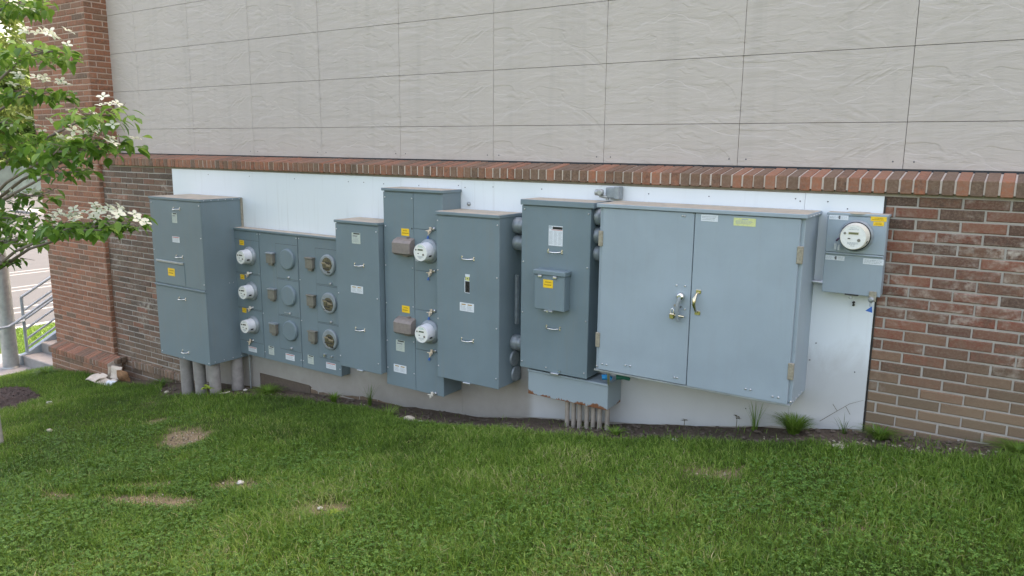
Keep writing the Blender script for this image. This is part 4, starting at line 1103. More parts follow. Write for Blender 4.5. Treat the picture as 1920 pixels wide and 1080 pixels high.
def grass(name, x, y, zb, hmin, hmax, wid, tone0, lean=.55, clump=True):
    n = len(x)
    ang = rng.uniform(0, 2 * np.pi, n); hgt = rng.uniform(hmin, hmax, n) * (1 if not clump else (.55 + .9 * vnoise(x, y, 2.3, 5)) * (.8 + .4 * vnoise(x, y, 9, 6)))
    w = wid * rng.uniform(.7, 1.3, n)
    la = rng.uniform(0, 2 * np.pi, n); ll = hgt * rng.uniform(.1, lean, n) * 1.4
    dx, dy = np.cos(ang), np.sin(ang); lx, ly = np.cos(la) * ll, np.sin(la) * ll
    P = np.zeros((n, 5, 3))
    P[:, 0] = np.stack([x - dx * w, y - dy * w, zb], 1); P[:, 1] = np.stack([x + dx * w, y + dy * w, zb], 1)
    mx, my, mz = x + lx * .35, y + ly * .35, zb + hgt * .6
    P[:, 2] = np.stack([mx + dx * w * .8, my + dy * w * .8, mz], 1); P[:, 3] = np.stack([mx - dx * w * .8, my - dy * w * .8, mz], 1)
    P[:, 4] = np.stack([x + lx, y + ly, zb + hgt * (1 - .25 * (ll / hgt))], 1)
    base = (np.arange(n) * 5)[:, None]
    f4 = base + np.array([[0, 1, 2, 3]]); f3 = base + np.array([[3, 2, 4]])
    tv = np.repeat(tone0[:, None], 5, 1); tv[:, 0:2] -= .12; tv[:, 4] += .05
    return flat_mesh(name, 'grass', P.reshape(-1, 3), f4, f3, np.clip(tv, 0, 1).ravel())
def scatter(n, x0, x1, y0, y1):
    return rng.uniform(x0, x1, n), rng.uniform(y0, y1, n)
# density falls with distance from the viewer; the slope ends at the soil strip
xa, ya = scatter(330000, -.6, 5.6, -4.3, -.3)
xb, yb = scatter(190000, -7.7, 0, -4.3, -.25)
xc, yc = scatter(24000, 5.0, 7.6, -3.0, -.25)
x = np.concatenate([xa, xb, xc]); y = np.concatenate([ya, yb, yc])
# drop what lies outside the area anyone near the camera could see
keep = (y > -4.3) & ((x > -1.2) | (y > -3.6)) & ~((x < -6.2) & (y > -.2))
bare = bil(BG, x, y)
md_ = np.array([mulch_at(a, b) if a < -3.8 else False for a, b in zip(x, y)])
keep &= (rng.random(len(x)) > np.where(bare > .9, .985, bare * 1.0)) & ~md_
keep &= ~((x < -7.60) & (y > -1.2))
x, y = x[keep], y[keep]; bare = bare[keep]
tone = .02 + .50 * vnoise(x, y, .9, 1) + .34 * vnoise(x, y, 3.5, 2) + rng.normal(0, .19, len(x)) + .12 * np.clip(bare * 2, 0, 1)
dry = rng.random(len(x)) < .035 + .12 * (vnoise(x, y, 1.6, 9) > .72); tone[dry] = rng.uniform(.86, 1, dry.sum())
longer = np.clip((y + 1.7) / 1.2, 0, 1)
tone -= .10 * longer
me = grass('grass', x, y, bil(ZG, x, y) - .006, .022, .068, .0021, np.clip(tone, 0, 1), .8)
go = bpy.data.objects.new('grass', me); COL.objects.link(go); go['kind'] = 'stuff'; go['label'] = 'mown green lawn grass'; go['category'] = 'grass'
# taller tufts along the soil strip
tx, ty = scatter(16000, -6.2, 6.5, -1.15, -.3)
k = np.array([strip_edge(a) - .34 * (.35 + noise.noise(Vector((a * 1.7, 9, 0)))) < b < strip_edge(a) + .03 for a, b in zip(tx, ty)]) & (rng.random(len(tx)) < .75)
tx, ty = tx[k], ty[k]
me = grass('tall_grass', tx, ty, bil(ZG, tx, ty) - .006, .04, .085, .0022, np.clip(rng.normal(.42, .2, len(tx)), 0, 1), .7)
go = bpy.data.objects.new('tall_grass', me); COL.objects.link(go); go['kind'] = 'stuff'; go['label'] = 'longer grass along the soil strip'; go['category'] = 'grass'
# low clover among the grass
cx, cy = scatter(60000, -3.2, 5.6, -4.2, -.8)
pn = vnoise(cx, cy, 1.1, 21) * .6 + vnoise(cx, cy, 3.3, 22) * .4
near_ = np.clip((-cy - .9 - .35 * np.clip(4 - cx, 0, 6) * .4) / 1.6, 0, 1)
keep = (pn + .36 * near_ + rng.normal(0, .09, len(cx)) > .74) & (bil(BG, cx, cy) < .3) & ~((cx < -.5) & (cy < -3.6))
cx, cy, pn = cx[keep], cy[keep], pn[keep]
n = len(cx); cz = bil(ZG, cx, cy) + rng.uniform(.018, .045, n)
P = np.zeros((n, 3, 5, 3)); rl = rng.uniform(.005, .0095, n); a0 = rng.uniform(0, 2 * np.pi, n); tl = rng.uniform(-.35, .35, (n, 2))
for q in range(3):
    a = a0 + q * 2.094; ca, sa = np.cos(a), np.sin(a)
    for i, (u_, v_, h_) in enumerate(((.1, 0, 0), (.7, -.62, .25), (1.35, -.45, .3), (1.35, .45, .3), (.7, .62, .25))):
        X_ = (ca * u_ - sa * v_) * rl; Y_ = (sa * u_ + ca * v_) * rl
        P[:, q, i, 0] = cx + X_; P[:, q, i, 1] = cy + Y_; P[:, q, i, 2] = cz + h_ * rl * .5 + X_ * tl[:, 0] + Y_ * tl[:, 1]
base = (np.arange(n * 3) * 5)[:, None]
f4 = base + np.array([[0, 1, 2, 3]]); f3 = base + np.array([[0, 3, 4]])
tv = np.repeat(np.clip(rng.normal(.45, .25, n * 3), 0, 1), 5)
me = flat_mesh('clover', 'clover', P.reshape(-1, 3), f4, f3, tv)
go = bpy.data.objects.new('clover', me); COL.objects.link(go); go['kind'] = 'stuff'; go['label'] = 'low clover among the lawn grass'; go['category'] = 'clover'
# clods and pebbles in the bare strip
b = MB(); rg = random.Random(4)
def lump(b, x, y, z, rr, mat, flat=.6, seg=6, seed=0):
    q = random.Random(seed); vs = []; 
    for i, (rf, zf) in enumerate(((.62, -.5), (1, 0), (.72, .62))):
        for k in range(seg):
            a = 2 * math.pi * (k + .4 * i) / seg; j = q.uniform(.78, 1.2)
            vs.append((x + rr * rf * j * math.cos(a), y + rr * rf * j * math.sin(a), z + rr * flat * (zf + q.uniform(-.12, .12))))
    vs.append((x, y, z + rr * flat * .92))
    fs = [(i * seg + k, i * seg + (k + 1) % seg, (i + 1) * seg + (k + 1) % seg, (i + 1) * seg + k) for i in range(2) for k in range(seg)]
    fs += [(2 * seg + k, 2 * seg + (k + 1) % seg, 3 * seg) for k in range(seg)]
    b.add(vs, fs, mat, False)

for i in range(900):
    x = rg.uniform(-3.3, 5.2); e = strip_edge(x); y = rg.uniform(e - .02, -.26)
    lump(b, x, y, ground_z(x, y) - .006, rg.uniform(.006, .022), 'clod', .55, 5, i)
for i in range(150):
    x = rg.choice([rg.uniform(-3.3, 5.2), rg.uniform(4.0, 4.9)]); e = strip_edge(x); y = rg.uniform(e - .03, min(-.3, e + .16))
    lump(b, x, y, ground_z(x, y), rg.uniform(.004, .010), rg.choice(['stone', 'clod', 'stone']), .6, 5, i)
o = b.build('soil_clods'); o['kind'] = 'stuff'; o['label'] = 'clods and grit in the bare soil strip'; o['category'] = 'soil'
# dead stalks, crumbs and grit on the worn patches
b = MB(); qq = random.Random(31)
for (px_, py_, rx_, ry_, a_, s_) in PATCH:
    for i in range(int(260 * s_ * (rx_ / .2))):
        u_, v_ = qq.gauss(0, .62) * rx_ * 1.2, qq.gauss(0, .62) * ry_ * 1.7
        x = px_ + u_ * math.cos(a_) - v_ * math.sin(a_); y = py_ + u_ * math.sin(a_) + v_ * math.cos(a_); z = ground_z(x, y) - .008
        if i % 3:
            an = qq.uniform(0, 6.283); l_ = qq.uniform(.012, .035); c_, s2 = math.cos(an) * l_, math.sin(an) * l_; w_ = .0016
            b.add([(x - s2 / l_ * w_, y + c_ / l_ * w_, z + .004), (x + s2 / l_ * w_, y - c_ / l_ * w_, z + .004), (x + c_, y + s2, z + qq.uniform(.006, .022))], [(0, 1, 2)], 'straw')
        else: lump(b, x, y, z, qq.uniform(.003, .010), qq.choice(['clod', 'clod', 'stone', 'straw']), .6, 5, i)
o = b.build('patch_debris'); o['kind'] = 'stuff'; o['label'] = 'dead straw and crumbs on the worn lawn patches'; o['category'] = 'debris'
# bark mulch bed
b = MB(); V2 = []
rings = 14; seg = 56; vs = [(MULCH[0], MULCH[1], ground_z(MULCH[0], MULCH[1]) + .05)]
for i in range(1, rings + 1):
    for k in range(seg):
        a = 2 * math.pi * k / seg; q = i / rings * 1.03
        x = MULCH[0] + MULCH[2] * q * math.cos(a); y = MULCH[1] + MULCH[3] * q * math.sin(a)
        vs.append((x, y, ground_z(x, y) + .05 * (1 - q ** 3) - .006 * (i == rings) * 3 + .014 * noise.noise(Vector((x * 16, y * 16, 0)))))
fs = [(0, 1 + k, 1 + (k + 1) % seg) for k in range(seg)] + [(1 + (i - 1) * seg + k, 1 + (i - 1) * seg + (k + 1) % seg, 1 + i * seg + (k + 1) % seg, 1 + i * seg + k) for i in range(1, rings) for k in range(seg)]
b.add(vs, fs, 'mulch', True)
for i in range(1300):
    a = rg.uniform(0, 6.283); q = math.sqrt(rg.random()) * .98
    x = MULCH[0] + MULCH[2] * q * math.cos(a); y = MULCH[1] + MULCH[3] * q * math.sin(a); z = ground_z(x, y) + .05 * (1 - q ** 3) + .006
    l_ = rg.uniform(.01, .028); w_ = l_ * .35; an = rg.uniform(0, 3.14); tz = rg.uniform(-.012, .012)
    c_, s_ = math.cos(an), math.sin(an)
    b.add([(x - c_ * l_ - s_ * w_, y - s_ * l_ + c_ * w_, z - tz), (x - c_ * l_ + s_ * w_, y - s_ * l_ - c_ * w_, z - tz), (x + c_ * l_ + s_ * w_, y + s_ * l_ - c_ * w_, z + tz), (x + c_ * l_ - s_ * w_, y + s_ * l_ + c_ * w_, z + tz)], [(0, 1, 2, 3)], 'mulch')
o = b.build('mulch'); o['kind'] = 'stuff'; o['label'] = 'dark brown bark mulch bed in the lawn'; o['category'] = 'mulch'

# ------------------------------------------------------------------ stones, litter, weeds
def rock(x, y, rr, mat, lab, flat=.6, name='stone', squash=1.0):
    b = MB(); q = random.Random(int(x * 100)); n1_, n2_ = 8, 14; vs = []
    for i in range(n1_ + 1):
        th = math.pi * i / n1_
        for k in range(n2_):
            a = 2 * math.pi * k / n2_
            v = Vector((math.sin(th) * math.cos(a), math.sin(th) * math.sin(a) * squash, math.cos(th) * flat))
            vs.append(v * rr * (1 + .28 * noise.noise(v * 1.9 + Vector((x, y, 0)))))
    fs = [(i * n2_ + k, i * n2_ + (k + 1) % n2_, (i + 1) * n2_ + (k + 1) % n2_, (i + 1) * n2_ + k) for i in range(n1_) for k in range(n2_)]
    b.add(vs, fs, mat, True); o = b.build(name); o.location = (x, y, ground_z(x, y) + rr * flat * .55); tag(o, lab, 'stone'); return o
rock(.70, -.72, .052, 'stone', 'round tan stone on the soil below the two-door meter tower', .62, squash=.8)
rock(.80, -.70, .020, 'stone_pale', 'small pale pebble just right of the round tan stone', .5)
rock(-4.07, -1.44, .034, 'stone_pale', 'small pale stone at the right tip of the mulch bed', .5)
rock(-2.55, -2.14, .036, 'stone', 'small tan stone alone in the lawn below the mulch bed', .45, squash=.6)
rock(.66, -2.40, .026, 'stone_pale', 'small pale broken stone on the bare patch nearest the lawn centre', .45)
rock(1.55, -2.50, .016, 'stone_pale', 'tiny white pebble on the round bare patch left of the lawn centre', .6)
rock(-2.95, -.70, .026, 'stone', 'grey-brown stone at the left foot of the thick pipes', .6)
rock(-1.92, -.42, .022, 'stone_pale', 'pale stone between the thick pipes and the white board corner', .6)
rock(4.10, -.62, .05, 'stone', 'flat yellowish stone on the soil near the right end of the white board', .22)
rock(3.05, -.66, .030, 'stone_pale', 'flat grey stone in the soil under the big two-door cabinet', .3)

# pale litter against the plinth
lt = MB(); px0, py0 = -4.47, -.44; zg = ground_z(px0, py0)
def slab(b, c, ux_, uy_, th, mat, seed):
    """crumpled sheet"""
    q = random.Random(seed); n_ = 6; c = Vector(c); ux_ = Vector(ux_); uy_ = Vector(uy_); nn = ux_.cross(uy_).normalized(); vs = []
    for s_ in (0, 1):
        for i in range(n_):
            for j in range(n_):
                p0 = c + ux_ * (i / (n_ - 1) - .5) + uy_ * (j / (n_ - 1) - .5)
                w_ = noise.noise(p0 * 9 + Vector((seed, 0, 0))) * .03
                vs.append(p0 + nn * (w_ + (th if s_ else 0)))
    f = []
    for i in range(n_ - 1):
        for j in range(n_ - 1):
            a = i * n_ + j; f.append((a, a + 1, a + n_ + 1, a + n_)); a += n_ * n_; f.append((a, a + n_, a + n_ + 1, a + 1))
    for j in range(n_ - 1):
        for a, d2 in ((j, n_ * n_), ((n_ - 1) * n_ + j, n_ * n_)): f.append((a, a + 1, a + 1 + d2, a + d2))
        for a in (j * n_, j * n_ + n_ - 1): f.append((a, a + n_, a + n_ + n_ * n_, a + n_ * n_))
    b.add(vs, f, mat, False)
slab(lt, (px0, py0, zg + .12), (.15, .05, -.01), (.015, .03, .16), .012, 'litter_pale', 1)
slab(lt, (px0 + .15, py0 + .01, zg + .10), (.11, .08, -.02), (.01, -.02, .14), .012, 'litter_brown', 2)
slab(lt, (px0 - .11, py0 + .0, zg + .10), (.02, .08, .0), (.05, 0, .17), .010, 'litter_pale', 7)
o = lt.build('paper_bag', loc=(px0, py0, zg)); tag(o, 'crushed tan paper bag standing against the brick plinth', 'litter')
lt = MB(); slab(lt, (px0 - .22, py0 - .14, ground_z(px0 - .2, py0 - .1) + .05), (.28, -.02, .02), (.02, .16, .05), .012, 'litter_pale', 3); slab(lt, (px0 + .02, py0 - .15, zg + .035), (.26, .02, .0), (.0, .14, .03), .012, 'litter_pale', 4)
o = lt.build('paper_sheet', loc=(px0 - .1, py0 - .14, zg)); tag(o, 'crumpled pale paper sheet lying in the grass in front of the tan bag', 'litter')
lt = MB(); slab(lt, (px0 + .14, py0 - .17, zg + .040), (.15, .03, 0), (.0, .08, .05), .010, 'paper', 5)
o = lt.build('plastic_wrapper', loc=(px0 + .14, py0 - .16, zg)); tag(o, 'small pale blue-white wrapper at the foot of the crushed bag', 'litter')
lt = MB(); slab(lt, (-1.95, -.66, ground_z(-1.95, -.66) + .03), (.10, .02, .03), (.01, .05, .01), .008, 'litter_pale', 6)
o = lt.build('paper_scrap', loc=(-1.95, -.66, ground_z(-1.95, -.66))); tag(o, 'white scrap in the grass to the right of the thick pipes', 'litter')

def weed(x, y, h, n, mat, lab, spread=.5, wid=.004, cat='weed', name='weed', seed=0, tone=(.3, .7), seedheads=0):
    q = random.Random(seed); zb = ground_z(x, y) - .005; Vv = []; f4 = []; f3 = []; tn = []
    for i in range(n):
        a = q.uniform(0, 6.283); r0 = q.uniform(0, .5) * spread * .35; hh = h * q.uniform(.45, 1); sp = spread * q.uniform(.2, 1) * hh / h
        ca, sa = math.cos(a), math.sin(a); w_ = wid * q.uniform(.6, 1.2); pr = []
        for s_ in (0, .35, .7):
            cx_, cy_ = x + ca * (r0 + sp * s_ ** 1.6), y + sa * (r0 + sp * s_ ** 1.6); cz_ = zb + hh * (s_ - .25 * s_ ** 3 * sp / h)
            cy_ = min(cy_, -.245)
            pr.append(((cx_ - sa * w_ * (1 - s_ * .5), cy_ + ca * w_ * (1 - s_ * .5), cz_), (cx_ + sa * w_ * (1 - s_ * .5), cy_ - ca * w_ * (1 - s_ * .5), cz_)))
        tip = (x + ca * (r0 + sp), min(-.245, y + sa * (r0 + sp)), zb + hh * (1 - .3 * sp / h)); b0 = len(Vv)
        for a_, b_ in pr: Vv += [a_, b_]
        Vv.append(tip); f4 += [(b0, b0 + 1, b0 + 3, b0 + 2), (b0 + 2, b0 + 3, b0 + 5, b0 + 4)]; f3.append((b0 + 4, b0 + 5, b0 + 6)); tn += [q.uniform(*tone)] * 7
    V_ = np.array(Vv); V_ -= np.array([x, y, zb])
    me = flat_mesh(name, mat, V_, np.array(f4), np.array(f3), np.array(tn)); o = bpy.data.objects.new(name, me); COL.objects.link(o); o.location = (x, y, zb)
    tag(o, lab, cat); return o
weed(3.76, -.36, .15, 900, 'grass', 'bushy bright green grass tuft in front of the board under the big two-door cabinet', .20, .002, 'grass tuft', 'grass_tuft', 1, (.3, .85))
weed(4.28, -.36, .10, 240, 'grass', 'low green grass tuft at the brick wall right beside the white board', .20, .003, 'grass tuft', 'grass_tuft', 2, (.2, .55))
weed(-.12, -.36, .24, 46, 'grass', 'tall thin weed growing below the narrow plain cabinet', .12, .0018, 'weed', 'weed', 3, (.1, .5))
weed(-.55, -.42, .12, 110, 'grass', 'low weed below the right end of the low wide meter cabinet', .12, .004, 'weed', 'weed', 4, (.3, .75))
weed(3.49, -.31, .26, 34, 'grass', 'sparse wispy grass clump left of the bushy tuft', .12, .0016, 'grass tuft', 'grass_tuft', 5, (.3, .7))
weed(-1.55, -.42, .11, 260, 'grass', 'dense green tuft in front of the dark gap below the white board', .34, .003, 'grass tuft', 'grass_tuft', 6, (.35, .75))
weed(5.0, -.36, .08, 420, 'grass', 'green grass tuft by the brick wall near the right edge', .30, .002, 'grass tuft', 'grass_tuft', 7, (.2, .6))
weed(-3.55, -.40, .11, 200, 'grass', 'dark green tuft at the brick wall left of the thick pipes', .25, .003, 'grass tuft', 'grass_tuft', 8, (.1, .45))
weed(-5.9, -.62, .14, 300, 'grass', 'leafy tuft in front of the plinth at the left end of the wall', .32, .004, 'grass tuft', 'grass_tuft', 9, (.2, .6))
weed(.35, -.62, .13, 60, 'grass', 'thin weeds around the round tan stone', .25, .0028, 'weed', 'weed', 12, (.4, .9))
weed(2.55, -.55, .07, 70, 'grass', 'yellow-green seedlings right of the seven thin pipes', .16, .004, 'weed', 'weed', 14, (.5, .85))
weed(4.06, -.32, .15, 12, 'grass', 'dry stalks in front of the white board near its right edge', .15, .0028, 'weed', 'weed', 15, (.0, .3))
b = MB(); zq = ground_z(4.12, -.30)
b.tube([(3.90, -.27, zq + .02), (3.99, -.262, zq + .10), (4.07, -.258, zq + .17), (4.15, -.256, zq + .21)], [.0018, .0015, .0012, .0008], 'weed_d', 5); b.tube([(4.05, -.262, zq + .15), (4.08, -.258, zq + .10)], .0016, 'weed_d', 5); b.tube([(4.0, -.262, zq + .11), (3.97, -.26, zq + .15)], .0016, 'weed_d', 5)
o = b.build('dry_twig', loc=(3.9, -.27, zq)); tag(o, 'thin dry twig leaning against the white board near its lower right corner', 'twig')
# broad-leaf plants
def leaf_quad(b, base, dirv, ln, wd, mat, droop=.3, up=Vector((0, 0, 1))):
    base = Vector(base); dv = Vector(dirv).normalized(); sd_ = dv.cross(up).normalized(); nn = sd_.cross(dv)
    p = []
    for s_, w_ in ((0, .08), (.3, .9), (.62, .8), (1, 0)):
        c = base + dv * ln * s_ - up * droop * ln * s_ * s_
        p.append((c - sd_ * wd * w_ * .5 + nn * wd * .12 * w_, c, c + sd_ * wd * w_ * .5 + nn * wd * .12 * w_))
    vs = [q for r_ in p for q in r_]
    b.add(vs, [(0, 1, 4, 3), (1, 2, 5, 4), (3, 4, 7, 6), (4, 5, 8, 7), (6, 7, 10), (7, 8, 10)], mat)
def seedling(x, y, h, n, ln, mat, lab, seed, yb=-9):
    q = random.Random(seed); z0 = ground_z(x, y); pl_ = thing('weed', lab, 'weed', (x, y, z0))
    b = MB(); b.tube([(x, y, z0 - .01), (x + .004, y - .004, z0 + h * .6), (x, y, z0 + h)], .0025, mat, 5); b.build('stem', pl_)
    b = MB()
    for i in range(n):
        a = i * 2.4 + q.uniform(-.3, .3); leaf_quad(b, (x, y, z0 + h * q.uniform(.75, 1)), (math.cos(a), math.sin(a) * .8 - .1, q.uniform(0, .4)), ln * q.uniform(.7, 1.1), ln * .5, mat)
    b.build('leaves', pl_)
seedling(-2.10, -.76, .13, 9, .085, 'weed_y', 'small yellow-green maple seedling in front of the third thick pipe', 1)
seedling(1.72, -2.55, .03, 7, .055, 'weed_y', 'small yellow-green leafy weed on the lawn beside the round bare patch', 2)
seedling(4.05, -2.35, .02, 6, .032, 'weed_y', 'small yellow-green leafy weed in the lawn towards the lower right', 3)
seedling(3.36, -.30, .10, 6, .035, 'weed_d', 'small dark weed against the board left of the wispy grass clump', 4)
seedling(2.98, -.30, .06, 5, .03, 'weed_d', 'tiny dark weed against the board below the middle of the big two-door cabinet', 5)

# ------------------------------------------------------------------ sidewalk, steps, rail, column, parking lot
b = MB(); SZ = -3.655
pts = [(-7.72, -6.0), (-7.72, .30)]; far = [(-9.25, -6.0), (-9.25, -.35), (-9.20, -.05), (-9.05, .18), (-8.80, .32)]
poly = pts + far[::-1]
n = len(poly); vs = [(x, y, SZ) for x, y in poly] + [(x, y, -3.9) for x, y in poly]
b.add(vs, [tuple(range(n)), ] + [(i, (i + 1) % n, n + (i + 1) % n, n + i) for i in range(n)], 'concrete')
b.box(-7.74, -6.36, -.55, .30, -3.9, SZ - .004, 'concrete')
struct(b.build('sidewalk'))
steps = thing('concrete_steps', 'short flight of pale concrete steps going up behind the brick pier', 'steps', (-7.3, .5, SZ))
for i in range(5):
    part('step', steps, lambda b: b.box(-8.07, -6.42, .02 + .29 * i, .02 + .29 * (i + 1) + (.6 if i == 4 else .0), SZ - .2, SZ + .158 * (i + 1), 'concrete', .012))
def strg(b):
    pr = [(.0, SZ - .1), (.0, SZ + .16), (.10, SZ + .18), (.62, SZ + .46), (1.6, SZ + 1.0), (2.2, SZ + 1.0), (2.2, SZ - .1)]
    vs = [(-8.17, y, z) for y, z in pr] + [(-8.075, y, z) for y, z in pr]; n_ = len(pr)
    b.add(vs, [tuple(range(n_)), tuple(range(n_, 2 * n_))] + [(i, (i + 1) % n_, n_ + (i + 1) % n_, n_ + i) for i in range(n_)], 'rail')
part('stringer', steps, strg)
rl = thing('stair_railing', 'blue-grey pipe railing with sloping bars beside the steps', 'railing', (-8.13, .12, SZ + .1))
XR = -8.13; sl = .55
def zr(y, z0): return z0 + sl * (y - .12)
part('newel_post', rl, lambda b: b.tube([(XR, .12, SZ + .1), (XR, .12, -2.575)], .024, 'rail', 12))
part('end_post', rl, lambda b: b.tube([(XR, 1.7, SZ + .9), (XR, 1.7, zr(1.7, -2.575))], .024, 'rail', 12))
for k, z0 in enumerate((-2.575, -2.80, -2.945, -3.105, -3.265, -3.40)):
    part('bar', rl, lambda b: b.tube([(XR, .12, z0), (XR, 1.7, zr(1.7, z0))], .021 if k == 0 else .017, 'rail', 10))
part('handrail', rl, lambda b: b.tube([(XR + .22, -.50, -2.965), (XR + .22, -.20, -2.965), (XR + .22, -.08, -2.91), (XR + .22, 1.7, -2.91 + .56 * 1.78)], .021, 'rail', 10))
part('handrail_bracket', rl, lambda b: b.tube([(XR + .22, -.08, -2.93), (XR + .10, .08, -2.935), (XR, .12, -2.93)], .016, 'rail', 8))
col = thing('steel_column', 'thick round grey steel column standing on the pale sidewalk', 'column', (-8.11, -.14, SZ))
part('shaft', col, lambda b: b.tube([(-8.11, -.14, SZ), (-8.11, -.14, -1.0), (-8.11, -.14, 1.0)], .112, 'galv', 28))
part('base_weld', col, lambda b: b.lathe((-8.11, -.14, SZ), [(.122, 0), (.120, .012), (.112, .02)], 'galv', 28, axis='z'))

b = MB(); b.box(-60, -11.05, -60, 60, -3.93, -3.79, 'asphalt'); struct(b.build('parking_lot'))
b = MB()
for x in (-12.95, -13.47, -15.67, -16.15, -18.2, -18.7):
    b.box(x - .05, x + .05, -6, 14, -3.7895, -3.786, 'line')
o = b.build('lot_marking'); struct(o)
b = MB(); b.box(-11.05, -10.92, -40, 40, -3.95, -3.672, 'concrete', .01); struct(b.build('kerb'))
# far planted island and its kerb
b = MB(); b.box(-40, -37.0, 13.6, 30, -3.9, -3.66, 'concrete', .02); struct(b.build('kerb'))
b = MB(); b.box(-39.7, -37.3, 14.5, 29.7, -3.7, -3.62, 'far_leaf_g'); o = b.build('grass_island'); struct(o)
# grass strip between the sidewalk and the lot
x, y = scatter(26000, -10.9, -9.28, -2.0, 5); z = np.full(len(x), -3.70)
me = grass('grass', x, y, z, .03, .07, .004, np.clip(rng.normal(.6, .18, len(x)), 0, 1), .7)
go = bpy.data.objects.new('grass', me); COL.objects.link(go); go['kind'] = 'stuff'; go['label'] = 'sunlit grass strip between sidewalk and lot'; go['category'] = 'grass'
x, y = scatter(9000, -9.3, -8.2, .3, 4); z = np.full(len(x), -3.70)
me = grass('grass', x, y, z, .03, .07, .004, np.clip(rng.normal(.55, .18, len(x)), 0, 1), .7)
go = bpy.data.objects.new('grass', me); COL.objects.link(go); go['kind'] = 'stuff'; go['label'] = 'grass beside the steps'; go['category'] = 'grass'
# long screen fence beyond the lot
fn = thing('screen_fence', 'long low grey-green fence beyond the pale parking lot', 'fence', (-52, 22, -3.8))
fx0, fy0, fx1, fy1 = -56.0, 4.0, -50.0, 40.0
def fpt(s_): return fx0 + (fx1 - fx0) * s_, fy0 + (fy1 - fy0) * s_
for k in range(6):
    (xa_, ya_), (xb_, yb_) = fpt(k / 6 + .004), fpt((k + 1) / 6 - .004)
    part('fence_panel', fn, lambda b: b.add([(xa_, ya_, -3.7), (xb_, yb_, -3.7), (xb_, yb_, -1.75), (xa_, ya_, -1.75), (xa_ - .08, ya_, -3.7), (xb_ - .08, yb_, -3.7), (xb_ - .08, yb_, -1.75), (xa_ - .08, ya_, -1.75)], [(0, 1, 2, 3), (4, 5, 6, 7), (3, 2, 6, 7), (0, 1, 5, 4), (0, 3, 7, 4), (1, 2, 6, 5)], 'fence'))
for k in range(7):
    xa_, ya_ = fpt(k / 6)
    part('fence_post', fn, lambda b: b.box(xa_ - .07, xa_ + .07, ya_ - .07, ya_ + .07, -3.9, -1.65, 'fence', .01))

# ------------------------------------------------------------------ trees
def crown_mesh(name, mat, clumps, leaf, n, seed, tone_c=.5, tone_s=.2, flat=0.0):
    """n small leaf faces spread through the given ellipsoid clumps"""
    g = np.random.default_rng(seed); C_ = np.array(clumps); w = C_[:, 3] * C_[:, 4] * C_[:, 5]; w = w ** (2 / 3); w /= w.sum()
    k = g.choice(len(C_), n, p=w); dv = g.normal(size=(n, 3)); dv /= np.linalg.norm(dv, axis=1)[:, None]
    rad = g.random(n) ** .45
    P0 = C_[k, :3] + dv * rad[:, None] * C_[k, 3:6]
    a = g.normal(size=(n, 3)); a /= np.linalg.norm(a, axis=1)[:, None]
    if flat: a[:, 2] *= (1 - flat); a /= np.linalg.norm(a, axis=1)[:, None]
    b_ = np.cross(a, g.normal(size=(n, 3)) * (1 - flat) + np.array([0, 0, 1.0]) * flat); b_ /= np.linalg.norm(b_, axis=1)[:, None]
    s_ = leaf * g.uniform(.6, 1.3, n)[:, None]
    Q = np.stack([P0 - a * s_, P0 + b_ * s_ * .45, P0 + a * s_, P0 - b_ * s_ * .45], 1)
    tone = np.clip(tone_c + tone_s * g.normal(size=len(C_))[k] + .12 * g.normal(size=n), 0, 1)
    f4 = (np.arange(n) * 4)[:, None] + np.array([[0, 1, 2, 3]])
    return flat_mesh(name, mat, Q.reshape(-1, 3), f4, np.zeros((0, 3), int), np.repeat(tone, 4))
def far_tree(x, y, h, r_, mat, lab, seed, n=9000, leaf=.22, z0=-3.8, low=.15):
    q = random.Random(seed); t_ = thing('tree', lab, 'tree', (x, y, z0), 'trees beyond the parking lot')
    b = MB(); b.tube([(x, y, z0 - .2), (x + .1, y, z0 + h * .3), (x, y + .1, z0 + h * .6), (x + .1, y, z0 + h * .85)], [.32, .24, .15, .05], 'bark_dark', 9); 
    for i in range(6):
        a = i * 1.05 + q.uniform(-.2, .2); zz = z0 + h * q.uniform(.25, .6)
        b.tube([(x, y, zz), (x + math.cos(a) * r_ * .5, y + math.sin(a) * r_ * .5, zz + h * .12), (x + math.cos(a) * r_ * .85, y + math.sin(a) * r_ * .85, zz + h * .2)], [.12, .07, .02], 'bark_dark', 6)
    b.build('trunk', t_)
    cl = []
    for i in range(44):
        a = q.uniform(0, 6.283); f_ = q.random(); zz = z0 + h * (low + (1 - low) * f_); rr = r_ * (.35 + .65 * math.sin(math.pi * min(1, .12 + f_ * .85))) * math.sqrt(q.random())
        s_ = r_ * q.uniform(.16, .34); cl.append((x + rr * math.cos(a), y + rr * math.sin(a), zz, s_, s_, s_ * .7))
    me = crown_mesh('crown', mat, cl, leaf, n, seed, .5, .2); o = bpy.data.objects.new('crown', me); COL.objects.link(o); o.parent = t_; o.location = -world_loc(t_)
far_tree(-58, 20, 17, 6.5, 'far_leaf_y', 'bright yellow-green tree beyond the fence, seen through the upper dogwood branches', 1, 16000, .24)
far_tree(-66, 31, 19, 7, 'far_leaf_g', 'dark green tree behind the yellow-green one, next to the brick pier', 2, 14000, .26, low=.05)
far_tree(-55, 12, 14, 5.5, 'far_leaf_y', 'bright yellow-green tree beyond the fence at the left edge', 3, 12000, .24, low=.1)
far_tree(-62, 25, 9, 5, 'far_leaf_g', 'low dark green tree just above the fence beside the brick pier', 4, 10000, .22, low=.02)
far_tree(-60, 3, 17, 7, 'far_leaf_g', 'tall green tree far left beyond the parking lot', 5, 9000, .28)
far_tree(-70, 45, 18, 8, 'far_leaf_g', 'tall green tree far behind the parking lot and the building', 6, 9000, .3)

